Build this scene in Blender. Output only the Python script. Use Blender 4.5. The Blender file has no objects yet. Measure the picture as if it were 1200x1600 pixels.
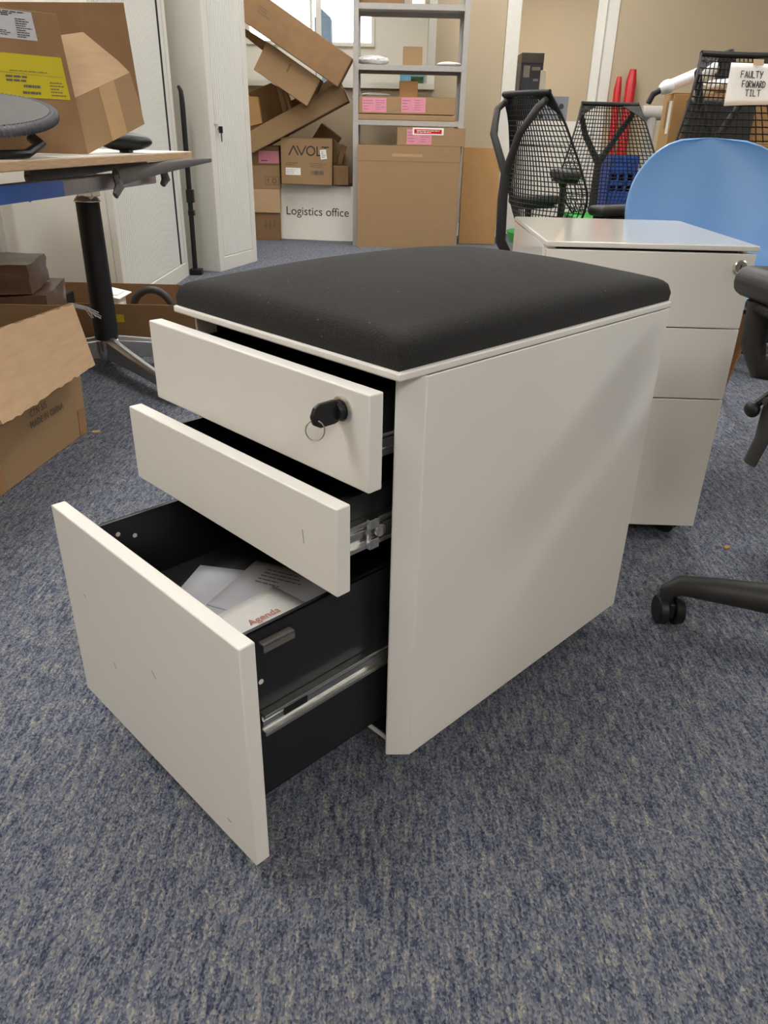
import bpy, bmesh, math, random
from mathutils import Vector, Matrix, Euler
random.seed(7)
C = bpy.context.scene.collection
SC = bpy.context.scene
R = math.radians
PI = math.pi

# ---------------------------------------------------------------- camera, light, exposure
cam = bpy.data.cameras.new('camera'); camo = bpy.data.objects.new('camera', cam); C.objects.link(camo)
cam.sensor_fit = 'VERTICAL'; cam.sensor_height = 36.0; cam.lens = 36.0 * 1169.56 / 1600.0
cam.clip_start = 0.02; cam.clip_end = 100
_p, _r = -0.4675, 0.0233
fw = Vector((0, math.cos(_p), math.sin(_p))); rt = Vector((1, 0, 0)); up = rt.cross(fw)
r2 = rt * math.cos(_r) + up * math.sin(_r); u2 = up * math.cos(_r) - rt * math.sin(_r)
M = Matrix((r2, u2, -fw)).transposed().to_4x4(); M.translation = Vector((0, 0, 0.775))
camo.matrix_world = M
SC.camera = camo
SC.view_settings.view_transform = 'Standard'; SC.view_settings.look = 'None'
SC.view_settings.gamma = 1.0; SC.view_settings.use_curve_mapping = False
SC.view_settings.exposure = 0.62
w = bpy.data.worlds.new('world'); SC.world = w; w.use_nodes = True
w.node_tree.nodes['Background'].inputs[0].default_value = (0.85, 0.93, 1.0, 1)
w.node_tree.nodes['Background'].inputs[1].default_value = 6.0
ROOM = dict(x0=-2.4, x1=4.4, y0=-3.2, y1=6.9, h=2.7)
PANEL_W = 12.5          # radiance of the ceiling panels
PANELS = [(-1.5, 0.6), (-1.3, 3.0), (-0.9, 5.2), (3.1, 0.9), (3.1, 3.0), (0.9, 3.2), (1.0, 5.6), (0.2, -2.2), (1.3, -1.9)]  # last entry: unseen fill panel, added to brighten the pedestal's side

# ---------------------------------------------------------------- materials
def srgb(r, g, b):
    f = lambda c: (c / 255 / 12.92) if c / 255 <= .04045 else ((c / 255 + .055) / 1.055) ** 2.4
    return (f(r), f(g), f(b), 1)
MATS = {}
def mat(name, col, rough=.5, metal=0, var=.06, scale=30, bump=0, bscale=200, spec=.5, coat=0, trans=0, alpha=1, sheen=0, stretch=None):
    m = bpy.data.materials.new(name); m.use_nodes = True; nt = m.node_tree; b = nt.nodes['Principled BSDF']
    b.inputs['Roughness'].default_value = rough; b.inputs['Metallic'].default_value = metal
    b.inputs['Specular IOR Level'].default_value = spec; b.inputs['Coat Weight'].default_value = coat
    b.inputs['Coat Roughness'].default_value = .05
    b.inputs['Transmission Weight'].default_value = trans; b.inputs['Alpha'].default_value = alpha
    b.inputs['Sheen Weight'].default_value = sheen
    tc = nt.nodes.new('ShaderNodeTexCoord'); mp = nt.nodes.new('ShaderNodeMapping')
    nt.links.new(tc.outputs['Object'], mp.inputs[0])
    if stretch: mp.inputs['Scale'].default_value = stretch
    n = nt.nodes.new('ShaderNodeTexNoise'); n.inputs['Scale'].default_value = scale; n.inputs['Detail'].default_value = 4
    nt.links.new(mp.outputs[0], n.inputs[0])
    r = nt.nodes.new('ShaderNodeValToRGB')
    c = Vector(col[:3])
    r.color_ramp.elements[0].position = .3; r.color_ramp.elements[1].position = .7
    r.color_ramp.elements[0].color = (*(c * (1 - var)), 1); r.color_ramp.elements[1].color = (*[min(1, x) for x in c * (1 + var)], 1)
    nt.links.new(n.outputs['Fac'], r.inputs[0]); nt.links.new(r.outputs[0], b.inputs['Base Color'])
    if bump:
        n2 = nt.nodes.new('ShaderNodeTexNoise'); n2.inputs['Scale'].default_value = bscale; n2.inputs['Detail'].default_value = 3
        nt.links.new(mp.outputs[0], n2.inputs[0])
        bp = nt.nodes.new('ShaderNodeBump'); bp.inputs['Strength'].default_value = bump; bp.inputs['Distance'].default_value = .002
        nt.links.new(n2.outputs['Fac'], bp.inputs['Height']); nt.links.new(bp.outputs[0], b.inputs['Normal'])
    MATS[name] = m
    return m
PAINT = mat('white_powder_coat', srgb(230, 228, 224), .42, var=.012, scale=3, bump=.04, bscale=900)
GLOSS = mat('white_gloss_enamel', srgb(230, 227, 221), .07, var=.01, scale=3, coat=.3)
WHITE = mat('white_paint', srgb(226, 223, 214), .5, var=.02)
TAMB = mat('tambour_white', srgb(222, 222, 218), .45, var=.015, scale=4)
CABGREY = mat('cabinet_side_white', srgb(218, 216, 208), .5, var=.015, scale=4)
BLACKM = mat('black_sheet_metal', (.012, .012, .014, 1), .38, var=.1, scale=8)
BLACKP = mat('black_plastic', (.011, .011, .012, 1), .45, spec=.35, var=.1, bump=.15, bscale=700)
GREYP = mat('dark_grey_plastic', (.030, .029, .029, 1), .5, spec=.4, var=.08, bump=.15, bscale=700)
STEEL = mat('zinc_steel', (.62, .62, .60, 1), .28, metal=1, var=.1, scale=60)
CHROME = mat('polished_aluminium', (.72, .72, .74, 1), .16, metal=1, var=.04)
ALU = mat('grey_aluminium', (.50, .50, .51, 1), .36, metal=1, var=.06)
FRAMEG = mat('grey_painted_metal', srgb(98, 95, 92), .45, var=.06)
CARD = mat('cardboard', srgb(151, 122, 88), .85, var=.035, scale=14, bump=.12, bscale=90, stretch=(1, 1, 6))
CARDL = mat('cardboard_light', srgb(188, 157, 123), .85, var=.06, scale=12, bump=.12, bscale=90, stretch=(1, 1, 6))
CARDD = mat('cardboard_brown', srgb(132, 101, 69), .85, var=.08, scale=14, bump=.1, bscale=90)
CARDO = mat('cardboard_orange', srgb(170, 129, 82), .85, var=.06, scale=10, bump=.1, bscale=90)
TAPE = mat('brown_tape', srgb(155, 118, 80), .3, var=.08, scale=40)
CTAPE = mat('clear_tape', srgb(180, 147, 108), .22, var=.05, scale=40)
PAPER = mat('white_paper', srgb(232, 230, 226), .7, var=.02)
PAPER_DIM = mat('dimmed_white_paper', srgb(175, 175, 181), .7, var=.02)  # white paper darkened for the shade inside the drawer; reused elsewhere
PINK = mat('pink_label_paper', srgb(210, 136, 154), .7, var=.04)
YELLOW = mat('yellow_label_paper', srgb(186, 170, 4), .55, var=.04, scale=6)
INK = mat('black_ink', (.02, .018, .017, 1), .6)
INKG = mat('faded_ink', (.10, .085, .07, 1), .7)
INKR = mat('pale_red_ink', srgb(196, 130, 118), .7)
RED = mat('red_plastic', srgb(190, 34, 40), .25, var=.12, scale=20)
BLUE = mat('blue_plastic_shell', srgb(115, 162, 214), .38, var=.015, scale=3)
BLUEC = mat('blue_crate_plastic', srgb(24, 70, 152), .4, var=.05)
GREEN = mat('green_seat_fabric', srgb(61, 160, 70), .8, var=.06, scale=60, bump=.2, bscale=600)
OAK = mat('oak_wood', srgb(166, 115, 64), .5, var=.12, scale=20, stretch=(8, 8, 1))
PLY = mat('plywood_edge', srgb(182, 152, 119), .6, var=.22, scale=10, stretch=(2, 2, 60))
TOPW = mat('white_laminate', srgb(222, 218, 210), .4, var=.02)
WALLC = mat('cream_wall_paint', srgb(232, 214, 184), .8, var=.02, scale=2.5)
WALLW = mat('white_wall_paint', srgb(228, 224, 216), .8, var=.015, scale=2.5)
WALLB = mat('beige_wall_paint', srgb(188, 172, 145), .8, var=.025, scale=2.5, bump=.06, bscale=120)
CEIL = mat('ceiling_tile', srgb(232, 230, 224), .9, var=.02)
SHELFG = mat('grey_shelf_steel', srgb(164, 160, 156), .4, var=.04)
FABRIC = mat('black_seat_fabric', (.0085, .0083, .0093, 1), .95, var=.75, scale=420, bump=.9, bscale=650, sheen=.05)
def add_lint(m):
    nt = m.node_tree; N = nt.nodes; L = nt.links; b = N['Principled BSDF']; src = b.inputs['Base Color'].links[0].from_socket
    tc = N.new('ShaderNodeTexCoord'); v = N.new('ShaderNodeTexVoronoi'); v.inputs['Scale'].default_value = 75; L.new(tc.outputs['Object'], v.inputs[0])
    sp = N.new('ShaderNodeSeparateColor'); L.new(v.outputs['Color'], sp.inputs[0])
    a = N.new('ShaderNodeMath'); a.operation = 'LESS_THAN'; a.inputs[1].default_value = .085; L.new(v.outputs['Distance'], a.inputs[0])
    c = N.new('ShaderNodeMath'); c.operation = 'GREATER_THAN'; c.inputs[1].default_value = .8; L.new(sp.outputs[0], c.inputs[0])
    d = N.new('ShaderNodeMath'); d.operation = 'MULTIPLY'; L.new(a.outputs[0], d.inputs[0]); L.new(c.outputs[0], d.inputs[1])
    mx = N.new('ShaderNodeMix'); mx.data_type = 'RGBA'; L.new(d.outputs[0], mx.inputs[0]); L.new(src, mx.inputs[6]); mx.inputs[7].default_value = (.10, .095, .09, 1); L.new(mx.outputs[2], b.inputs['Base Color'])
add_lint(FABRIC)
GREYF = mat('dark_grey_mesh_fabric', (.085, .083, .082, 1), .8, var=.12, scale=120, bump=.4, bscale=500)
RIBG = mat('grey_ribbed_rubber', (.085, .085, .10, 1), .5, var=.1)
FILM = mat('clear_plastic_film', (.85, .86, .88, 1), .18, var=.05, alpha=.35)
BAG = mat('white_plastic_bag', (.82, .82, .84, 1), .3, var=.1, scale=25, bump=.5, bscale=40)
WRAPB = mat('brown_parcel_wrap', srgb(105, 80, 64), .3, var=.1, scale=20, bump=.35, bscale=40)
DARKB = mat('dark_blue_appliance', srgb(62, 68, 88), .4, var=.05)
BOARD = mat('grey_blue_board', srgb(158, 166, 180), .6, var=.05)
SKYB = mat('pale_blue_plastic', srgb(150, 180, 214), .5, var=.05)
POSTB = mat('picture_blue', srgb(110, 170, 200), .6, var=.15, scale=12)
POSTG = mat('picture_green', srgb(60, 92, 40), .6, var=.6, scale=26)
BLUE_REFL = mat('blue_reflection_tint', srgb(70, 104, 176), .2, var=.1, scale=6)  # blue reflection on the desk beam, painted as a colour
GLASS = mat('window_glass', (1, 1, 1, 1), .0, var=0, trans=1)
MATS['window_glass'].node_tree.nodes['Principled BSDF'].inputs['IOR'].default_value = 1.1

def carpet_material():
    m = bpy.data.materials.new('blue_grey_loop_carpet'); m.use_nodes = True; nt = m.node_tree; N = nt.nodes; L = nt.links
    b = N['Principled BSDF']; b.inputs['Roughness'].default_value = .95; b.inputs['Specular IOR Level'].default_value = .1
    tc = N.new('ShaderNodeTexCoord')
    def mapped(sc, rot=0):
        mp = N.new('ShaderNodeMapping'); mp.inputs['Scale'].default_value = sc; mp.inputs['Rotation'].default_value = (0, 0, R(rot)); L.new(tc.outputs['Object'], mp.inputs[0]); return mp
    v = N.new('ShaderNodeTexVoronoi'); v.inputs['Scale'].default_value = 1; L.new(mapped((470, 330, 1), 3).outputs[0], v.inputs[0])   # single loops
    v2 = N.new('ShaderNodeTexVoronoi'); v2.inputs['Scale'].default_value = 1; L.new(mapped((330, 62, 1), 3).outputs[0], v2.inputs[0])  # runs of one yarn along the rows
    def sep(n):
        x = N.new('ShaderNodeSeparateColor'); L.new(n.outputs['Color'], x.inputs[0]); return x
    n = N.new('ShaderNodeTexNoise'); n.inputs['Scale'].default_value = 1; n.inputs['Detail'].default_value = 3; L.new(mapped((120, 26, 1), 3).outputs[0], n.inputs[0])
    def madd(a, k, c):
        x = N.new('ShaderNodeMath'); x.operation = 'MULTIPLY_ADD'; x.inputs[1].default_value = k; L.new(a, x.inputs[0])
        if isinstance(c, float): x.inputs[2].default_value = c
        else: L.new(c, x.inputs[2])
        return x.outputs[0]
    f = madd(n.outputs['Fac'], .9, -.42); f = madd(sep(v2).outputs[0], .34, f); f = madd(sep(v).outputs[0], .60, f)
    r = N.new('ShaderNodeValToRGB'); cr = r.color_ramp
    cr.elements[0].position = 0; cr.elements[0].color = srgb(50, 55, 71)
    cr.elements[1].position = 1; cr.elements[1].color = srgb(165, 161, 150)
    for p, c in ((.25, srgb(77, 84, 101)), (.48, srgb(102, 108, 123)), (.66, srgb(122, 125, 133)), (.82, srgb(137, 135, 132))):
        e = cr.elements.new(p); e.color = c
    L.new(f, r.inputs[0])
    n2 = N.new('ShaderNodeTexNoise'); n2.inputs['Scale'].default_value = 3; L.new(tc.outputs['Object'], n2.inputs[0])
    r2_ = N.new('ShaderNodeMapRange'); r2_.inputs[3].default_value = .94; r2_.inputs[4].default_value = 1.06; L.new(n2.outputs['Fac'], r2_.inputs[0])
    mm = N.new('ShaderNodeMix'); mm.data_type = 'RGBA'; mm.blend_type = 'MULTIPLY'; mm.inputs[0].default_value = 1
    L.new(r.outputs[0], mm.inputs[6]); L.new(r2_.outputs[0], mm.inputs[7]); L.new(mm.outputs[2], b.inputs['Base Color'])
    bp = N.new('ShaderNodeBump'); bp.inputs['Strength'].default_value = .7; bp.inputs['Distance'].default_value = .003
    L.new(v.outputs['Distance'], bp.inputs['Height']); bp.invert = True; L.new(bp.outputs[0], b.inputs['Normal'])
    return m
CARPET = carpet_material()
def emitter(name, col, s):
    m = bpy.data.materials.new(name); m.use_nodes = True; nt = m.node_tree; nt.nodes.clear()
    e = nt.nodes.new('ShaderNodeEmission'); o = nt.nodes.new('ShaderNodeOutputMaterial')
    e.inputs[0].default_value = (*col, 1); e.inputs[1].default_value = s; nt.links.new(e.outputs[0], o.inputs[0]); return m
LAMP = emitter('lamp_diffuser', (1.0, .98, .935), PANEL_W)

# ---------------------------------------------------------------- mesh helpers
def box(bm, c, s, rot=None, mi=0):
    m = Matrix.Translation(Vector(c)) @ (rot if rot is not None else Matrix()) @ Matrix.Diagonal((s[0], s[1], s[2], 1))
    r = bmesh.ops.create_cube(bm, size=1, matrix=m)
    for v in r['verts']:
        for f in v.link_faces: f.material_index = mi
    return r['verts']
def bx(bm, x0, x1, y0, y1, z0, z1, mi=0):
    return box(bm, ((x0 + x1) / 2, (y0 + y1) / 2, (z0 + z1) / 2), (x1 - x0, y1 - y0, z1 - z0), None, mi)
def cyl(bm, a, b, r, r2=None, n=20):
    a, b = Vector(a), Vector(b); d = b - a
    q = d.to_track_quat('Z', 'Y').to_matrix().to_4x4()
    return bmesh.ops.create_cone(bm, cap_ends=True, segments=n, radius1=r, radius2=r if r2 is None else r2, depth=d.length, matrix=Matrix.Translation((a + b) / 2) @ q)
def tube(bm, pts, r, n=10, closed=False, flat=None):
    # flat = (sx, sy) scales the section; r may be a list
    pts = [Vector(p) for p in pts]; N = len(pts); rings = []
    prev = None
    for i, p in enumerate(pts):
        if closed: t = (pts[(i + 1) % N] - pts[i - 1]).normalized()
        else: t = (pts[min(i + 1, N - 1)] - pts[max(i - 1, 0)]).normalized()
        if prev is None:
            ref = Vector((0, 0, 1)) if abs(t.z) < .9 else Vector((0, 1, 0))
            u = t.cross(ref).normalized()
        else: u = (prev - t * prev.dot(t)).normalized()
        prev = u; v = t.cross(u)
        rr = r[i] if isinstance(r, (list, tuple)) else r
        fx, fy = flat if flat else (1, 1)
        rings.append([bm.verts.new(p + (u * math.cos(2 * PI * k / n) * fx + v * math.sin(2 * PI * k / n) * fy) * rr) for k in range(n)])
    for i in range(N if closed else N - 1):
        A, B = rings[i], rings[(i + 1) % N]
        for k in range(n): bm.faces.new((A[k], A[(k + 1) % n], B[(k + 1) % n], B[k]))
    if not closed:
        bm.faces.new(rings[0][::-1]); bm.faces.new(rings[-1])
def prism(bm, poly, z0, z1, axis='z', mi=0):
    def mk(p, h):
        if axis == 'z': return (p[0], p[1], h)
        if axis == 'x': return (h, p[0], p[1])
        return (p[0], h, p[1])
    a = [bm.verts.new(mk(p, z0)) for p in poly]; b = [bm.verts.new(mk(p, z1)) for p in poly]
    n = len(poly); fs = []
    for i in range(n): fs.append(bm.faces.new((a[i], a[(i + 1) % n], b[(i + 1) % n], b[i])))
    fs.append(bm.faces.new(a[::-1])); fs.append(bm.faces.new(b))
    for f in fs: f.material_index = mi
def panel(bm, pts, t):
    # a board with the given corner points as its outer face, thickness t behind it
    pts = [Vector(p) for p in pts]
    n = (pts[1] - pts[0]).cross(pts[-1] - pts[0]).normalized()
    a = [bm.verts.new(p) for p in pts]; b = [bm.verts.new(p - n * t) for p in pts]; k = len(pts)
    for i in range(k): bm.faces.new((a[i], b[i], b[(i + 1) % k], a[(i + 1) % k]))
    bm.faces.new(a); bm.faces.new(b[::-1])
def sphere(bm, c, s, seg=24, ring=16, rot=None):
    m = Matrix.Translation(Vector(c)) @ (rot if rot is not None else Matrix()) @ Matrix.Diagonal((s[0], s[1], s[2], 1))
    return bmesh.ops.create_uvsphere(bm, u_segments=seg, v_segments=ring, radius=1, matrix=m)
def lathe(bm, prof, c=(0, 0, 0), n=28, rot=None):
    M_ = Matrix.Translation(Vector(c)) @ (rot if rot is not None else Matrix())
    rings = []
    for r, z in prof:
        rings.append([bm.verts.new(M_ @ Vector((r * math.cos(2 * PI * k / n), r * math.sin(2 * PI * k / n), z))) for k in range(n)])
    for A, B in zip(rings, rings[1:]):
        for k in range(n): bm.faces.new((A[k], A[(k + 1) % n], B[(k + 1) % n], B[k]))
    bm.faces.new(rings[0][::-1]); bm.faces.new(rings[-1])
def obj(name, bm, m, parent=None, bevel=0, smooth=True, seg=2, loc=None, mw=None):
    bmesh.ops.remove_doubles(bm, verts=bm.verts, dist=1e-7) if False else None
    bmesh.ops.recalc_face_normals(bm, faces=bm.faces)
    me = bpy.data.meshes.new(name); bm.to_mesh(me); bm.free()
    for mm in (m if isinstance(m, (list, tuple)) else [m]): me.materials.append(mm)
    if smooth:
        me.polygons.foreach_set('use_smooth', [True] * len(me.polygons)); me.set_sharp_from_angle(angle=R(38))
    o = bpy.data.objects.new(name, me); C.objects.link(o)
    if parent: o.parent = parent
    if mw is not None: o.matrix_basis = mw
    if loc: o.location = loc
    if bevel:
        b = o.modifiers.new('Bevel', 'BEVEL'); b.width = bevel; b.segments = seg; b.limit_method = 'ANGLE'; b.angle_limit = R(40)
    return o
def tag(o, label=None, cat=None, group=None, kind=None):
    if label: o['label'] = label
    if cat: o['category'] = cat
    if group: o['group'] = group
    if kind: o['kind'] = kind
    return o
def thing(name, label, cat, loc=(0, 0, 0), rz=0, group=None, rot=None):
    o = bpy.data.objects.new(name, None); C.objects.link(o); o.empty_display_size = .1
    o.location = loc; o.rotation_euler = rot if rot else (0, 0, rz)
    return tag(o, label, cat, group)
def struct(name, bm, m, bevel=0, smooth=False, label=None):
    o = obj(name, bm, m, None, bevel, smooth); o['kind'] = 'structure'
    if label: o['label'] = label
    return o
def B(): return bmesh.new()
def text(name, body, size, m, parent, mw, shear=0, spacing=1.0, extrude=.0003):
    cu = bpy.data.curves.new(name, 'FONT'); cu.body = body; cu.size = size; cu.extrude = extrude; cu.shear = shear
    cu.align_x = 'LEFT'; cu.space_character = spacing
    t = bpy.data.objects.new(name, cu); me = bpy.data.meshes.new_from_object(t); bpy.data.objects.remove(t)
    me.name = name; me.materials.clear(); me.materials.append(m)
    o = bpy.data.objects.new(name, me); C.objects.link(o); o.parent = parent; o.matrix_basis = mw
    return o
def frame(o, xdir, ydir):
    # matrix whose local x runs along xdir, y along ydir, placed at o
    x = Vector(xdir).normalized(); y = Vector(ydir); y = (y - x * y.dot(x)).normalized(); z = x.cross(y)
    m = Matrix((x, y, z)).transposed().to_4x4(); m.translation = Vector(o); return m
FRONT = lambda x, y, z: frame((x, y, z), (1, 0, 0), (0, 0, 1))      # faces -Y
def stroke(bm, pts, w, M_, t=.0004):
    for a, b in zip(pts, pts[1:]):
        a, b = Vector((*a, 0)), Vector((*b, 0)); d = b - a
        if d.length < 1e-6: continue
        ang = math.atan2(d.y, d.x)
        box(bm, (0, 0, 0), (1, 1, 1), M_ @ Matrix.Translation((a + b) / 2) @ Matrix.Rotation(ang, 4, 'Z') @ Matrix.Diagonal((d.length + w * .6, w, t, 1)))
GLY = {'F': [[(0, 0), (.05, 1), (.6, 1.02)], [(.02, .52), (.42, .55)]], 'A': [[(0, 0), (.3, 1), (.62, 0)], [(.12, .36), (.5, .36)]],
       'U': [[(0, 1), (.02, .2), (.25, 0), (.48, .15), (.52, 1)]], 'L': [[(.02, 1), (0, 0), (.5, .02)]], 'T': [[(0, 1), (.65, 1.02)], [(.33, 1), (.3, 0)]],
       'Y': [[(0, 1), (.28, .5)], [(.6, 1), (.15, -.1)]], 'O': [[(.3, 1), (.05, .75), (.05, .25), (.3, 0), (.55, .25), (.55, .75), (.3, 1)]],
       'R': [[(0, 0), (.02, 1), (.4, .95), (.45, .7), (.05, .52), (.5, 0)]], 'W': [[(0, 1), (.18, 0), (.36, .7), (.54, 0), (.75, 1)]],
       'D': [[(0, 0), (.02, 1), (.4, .85), (.52, .5), (.35, .1), (0, 0)]], 'I': [[(.15, 1), (.13, 0)], [(0, 1), (.3, 1)], [(0, 0), (.28, .02)]],
       '^': [[(0, 0), (.4, 1), (.8, 0)]], 'V': [[(0, 1), (.4, 0), (.8, 1)]]}
def written(bm, s, x, y, h, w, M_, gap=.3, wide=1.0):
    for ch in s:
        if ch == ' ': x += h * .5; continue
        mx = max(p[0] for st in GLY[ch] for p in st)
        for st in GLY[ch]: stroke(bm, [(x + p[0] * h * wide, y + p[1] * h) for p in st], w, M_)
        x += (mx * wide + gap) * h
    return x
def print_lines(bm, M_, x0, y0, x1, y1, rows, fill=.8, h=.35, seed=1):
    # rows of unreadable small print
    rnd = random.Random(seed); dy = (y1 - y0) / rows
    for k in range(rows):
        x = x0; end = x0 + (x1 - x0) * rnd.uniform(fill * .6, 1)
        while x < end:
            l = min(rnd.uniform(.08, .22) * (x1 - x0), end - x)
            box(bm, (0, 0, 0), (1, 1, 1), M_ @ Matrix.Translation((x + l / 2, y0 + dy * (k + .5), .0002)) @ Matrix.Diagonal((l, dy * h, .0004, 1)))
            x += l + .03 * (x1 - x0)
def patch(name, M_, x0, y0, x1, y1, m, parent, t=.0006, label=None):
    bm = B(); box(bm, (0, 0, 0), (1, 1, 1), M_ @ Matrix.Translation(((x0 + x1) / 2, (y0 + y1) / 2, t / 2)) @ Matrix.Diagonal((x1 - x0, y1 - y0, t, 1)))
    o = obj(name, bm, m, parent, smooth=False)
    if label: o['label'] = label
    return o
def lift(M_, d): return M_ @ Matrix.Translation((0, 0, d))

# ---------------------------------------------------------------- room
r_ = ROOM
bm = B(); bx(bm, r_['x0'] - .1, r_['x1'] + .1, r_['y0'] - .1, 11, -.1, 0); struct('floor', bm, CARPET)
bm = B(); bx(bm, r_['x0'] - .1, r_['x1'] + .1, r_['y0'] - .1, 11, r_['h'], r_['h'] + .1); struct('ceiling', bm, CEIL)
bm = B(); bx(bm, r_['x0'] - .1, r_['x0'], r_['y0'] - .1, 11, 0, r_['h']); struct('wall_left', bm, WALLB)
bm = B(); bx(bm, r_['x1'], r_['x1'] + .1, r_['y0'] - .1, 11, 0, r_['h']); struct('wall_right', bm, WALLB)
bm = B(); bx(bm, r_['x0'], r_['x1'], r_['y0'] - .1, r_['y0'], 0, r_['h']); struct('wall_front', bm, WALLB)
# back wall with a glazed window and a glazed door
YB, T = 6.9, .12
W1 = (-1.5, .26, 1.1, 2.3); D1 = (.86, 1.72, 0, 2.3)
bm = B()
bx(bm, r_['x0'], W1[0], YB, YB + T, 0, r_['h']); bx(bm, W1[0], W1[1], YB, YB + T, 0, W1[2]); bx(bm, W1[0], W1[1], YB, YB + T, W1[3], r_['h'])
bx(bm, W1[1], D1[0], YB, YB + T, 0, r_['h']); bx(bm, D1[0], D1[1], YB, YB + T, D1[3], r_['h']); bx(bm, D1[1], r_['x1'], YB, YB + T, 0, r_['h'])
struct('wall_back', bm, WALLB)
def reveal(name, x0, x1, z0, z1, w, sill):
    bm = B(); ya, yb = YB - .012, YB + T + .012
    bx(bm, x0 - w, x0, ya, yb, z0, z1 + w); bx(bm, x1, x1 + w, ya, yb, z0, z1 + w); bx(bm, x0, x1, ya, yb, z1, z1 + w)
    if sill: bx(bm, x0 - w, x1 + w, ya - .03, yb, z0 - .04, z0)
    return bm
bm = reveal('w', W1[0] + .001, W1[1] + .001, W1[2] + .04, W1[3], .06, True)
bx(bm, -.62, -.58, YB + .03, YB + .07, W1[2] + .04, W1[3])
w1 = struct('window_1', bm, WHITE)
bm = B(); bx(bm, W1[0] + .002, W1[1], YB + .05, YB + .056, W1[2] + .04, W1[3]); obj('pane', bm, GLASS, w1, smooth=False)
bm = reveal('d', D1[0] + .08, D1[1] - .08, 0, D1[3] - .08, .078, False); d1 = struct('door_1', bm, WHITE)
bm = B(); xa, xb = D1[0] + .085, D1[1] - .085
bx(bm, xa, xa + .03, YB + .03, YB + .075, .02, 2.2); bx(bm, xb - .07, xb, YB + .03, YB + .075, .02, 2.2)
bx(bm, xa + .03, xb - .07, YB + .03, YB + .075, 2.1, 2.2); bx(bm, xa + .03, xb - .07, YB + .03, YB + .075, .725, .9); bx(bm, xa + .03, xb - .07, YB + .036, YB + .069, .02, .715)
obj('door_leaf', bm, WHITE, d1, smooth=False)
bm = B(); bx(bm, xa + .03, xb - .07, YB + .05, YB + .056, .9, 2.1); obj('pane', bm, GLASS, d1, smooth=False)
bm = B(); bx(bm, r_['x0'], D1[0], YB - .012, YB, 0, .1); bx(bm, D1[1], r_['x1'], YB - .012, YB, 0, .1); struct('baseboard_back', bm, WHITE)
# the next room, seen through the glass
YF = 10.4
bm = B()
FW = (-1.75, -.24, 1.72, 2.62)
bx(bm, r_['x0'], FW[0], YF, YF + .1, 0, 2.7); bx(bm, FW[1], .8, YF, YF + .1, 0, 2.7); bx(bm, FW[0], FW[1], YF, YF + .1, 0, FW[2]); bx(bm, FW[0], FW[1], YF, YF + .1, FW[3], 2.7)
struct('wall_far', bm, WALLW)
bm = B(); bx(bm, .9, r_['x1'], YF, YF + .1, 0, 2.7); struct('wall_rear', bm, WALLC)
bm = B(); bx(bm, .8, .9, YB + T, YF, 0, 2.7); struct('wall_partition', bm, WALLC)
bm = B()
for a, b in ((FW[0], FW[0] + .04), (FW[1] - .04, FW[1]), (-1.0, -.97)): bx(bm, a, b, YF - .02, YF + .06, FW[2], FW[3])
bx(bm, FW[0], FW[1], YF - .04, YF + .06, FW[2] - .03, FW[2] + .01); bx(bm, FW[0], FW[1], YF - .02, YF + .06, FW[3] - .04, FW[3])
w2 = struct('window_2', bm, WHITE)
bm = B(); bx(bm, FW[0] + .04, FW[1] - .04, YF + .02, YF + .024, FW[2] + .01, FW[3] - .04); obj('pane', bm, GLASS, w2, smooth=False)

def lamp(x, y, h=2.7, sx=1.2, sy=.6):
    t = thing('ceiling_light', 'recessed square ceiling light panel', 'ceiling light', (x, y, h), 0, 'ceiling light panels')
    bm = B(); bx(bm, -sx / 2, sx / 2, -sy / 2, sy / 2, -.012, -.004); obj('diffuser', bm, LAMP, t, smooth=False)
    bm = B()
    for a in (-1, 1):
        bx(bm, a * sx / 2 - .015, a * sx / 2 + .015, -sy / 2 - .015, sy / 2 + .015, -.02, -.001); bx(bm, -sx / 2, sx / 2, a * sy / 2 - .015, a * sy / 2 + .015, -.02, -.001)
    obj('light_frame', bm, WHITE, t, smooth=False)
for x, y in PANELS: lamp(x, y, sx=.6, sy=1.2)
lamp(-1.0, 8.6); lamp(2.0, 8.7)

# ---------------------------------------------------------------- pedestal with the cushion
def caster(parent, x, y, r=.02, h=.043, rz=0, name='caster'):
    bm = B(); q = Matrix.Rotation(rz, 4, 'Z')
    for s in (-1, 1):
        a = q @ Vector((s * .004, .008, 0)); b = q @ Vector((s * .016, .008, 0))
        cyl(bm, (x + a.x, y + a.y, r), (x + b.x, y + b.y, r), r, n=20)
    box(bm, (x, y, r + .008), (.008, .026, .026), q); cyl(bm, (x, y, r + .012), (x, y, h), .007)
    return obj(name, bm, BLACKP, parent, bevel=.002)

PED_W, PED_D = .42, .5666
ped = thing('drawer_pedestal', 'white metal drawer pedestal with black seat pad, three drawers pulled open', 'drawer pedestal', (.0124, .7104, 0), -.7806)
zb, zl, zt = .0431, .558, .5669
def side_poly(sx):
    pts = [(0, PED_D - .002), (0, .0405), (-.0195, .0195), (-.0225, .0180), (-.0245, .0195), (-.0245, .05), (-.0215, .05), (-.0215, .0245), (-.003, .0435), (-.003, PED_D - .002)]
    return [(p[0], p[1]) if sx > 0 else (-PED_W - p[0], p[1]) for p in pts]
for s, nm in ((1, 'side_panel'), (-1, 'side_panel')):
    bm = B(); prism(bm, side_poly(s), zb, zl - .0008); obj(nm, bm, PAINT, ped, bevel=.0012)
bm = B(); bx(bm, -PED_W, 0, 0, PED_D, zl, zt); obj('lid', bm, PAINT, ped, bevel=.0022, seg=3)
bm = B(); bx(bm, -PED_W + .003, -.003, PED_D - .006, PED_D - .002, zb, zl - .001); obj('back_panel', bm, PAINT, ped)
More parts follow.
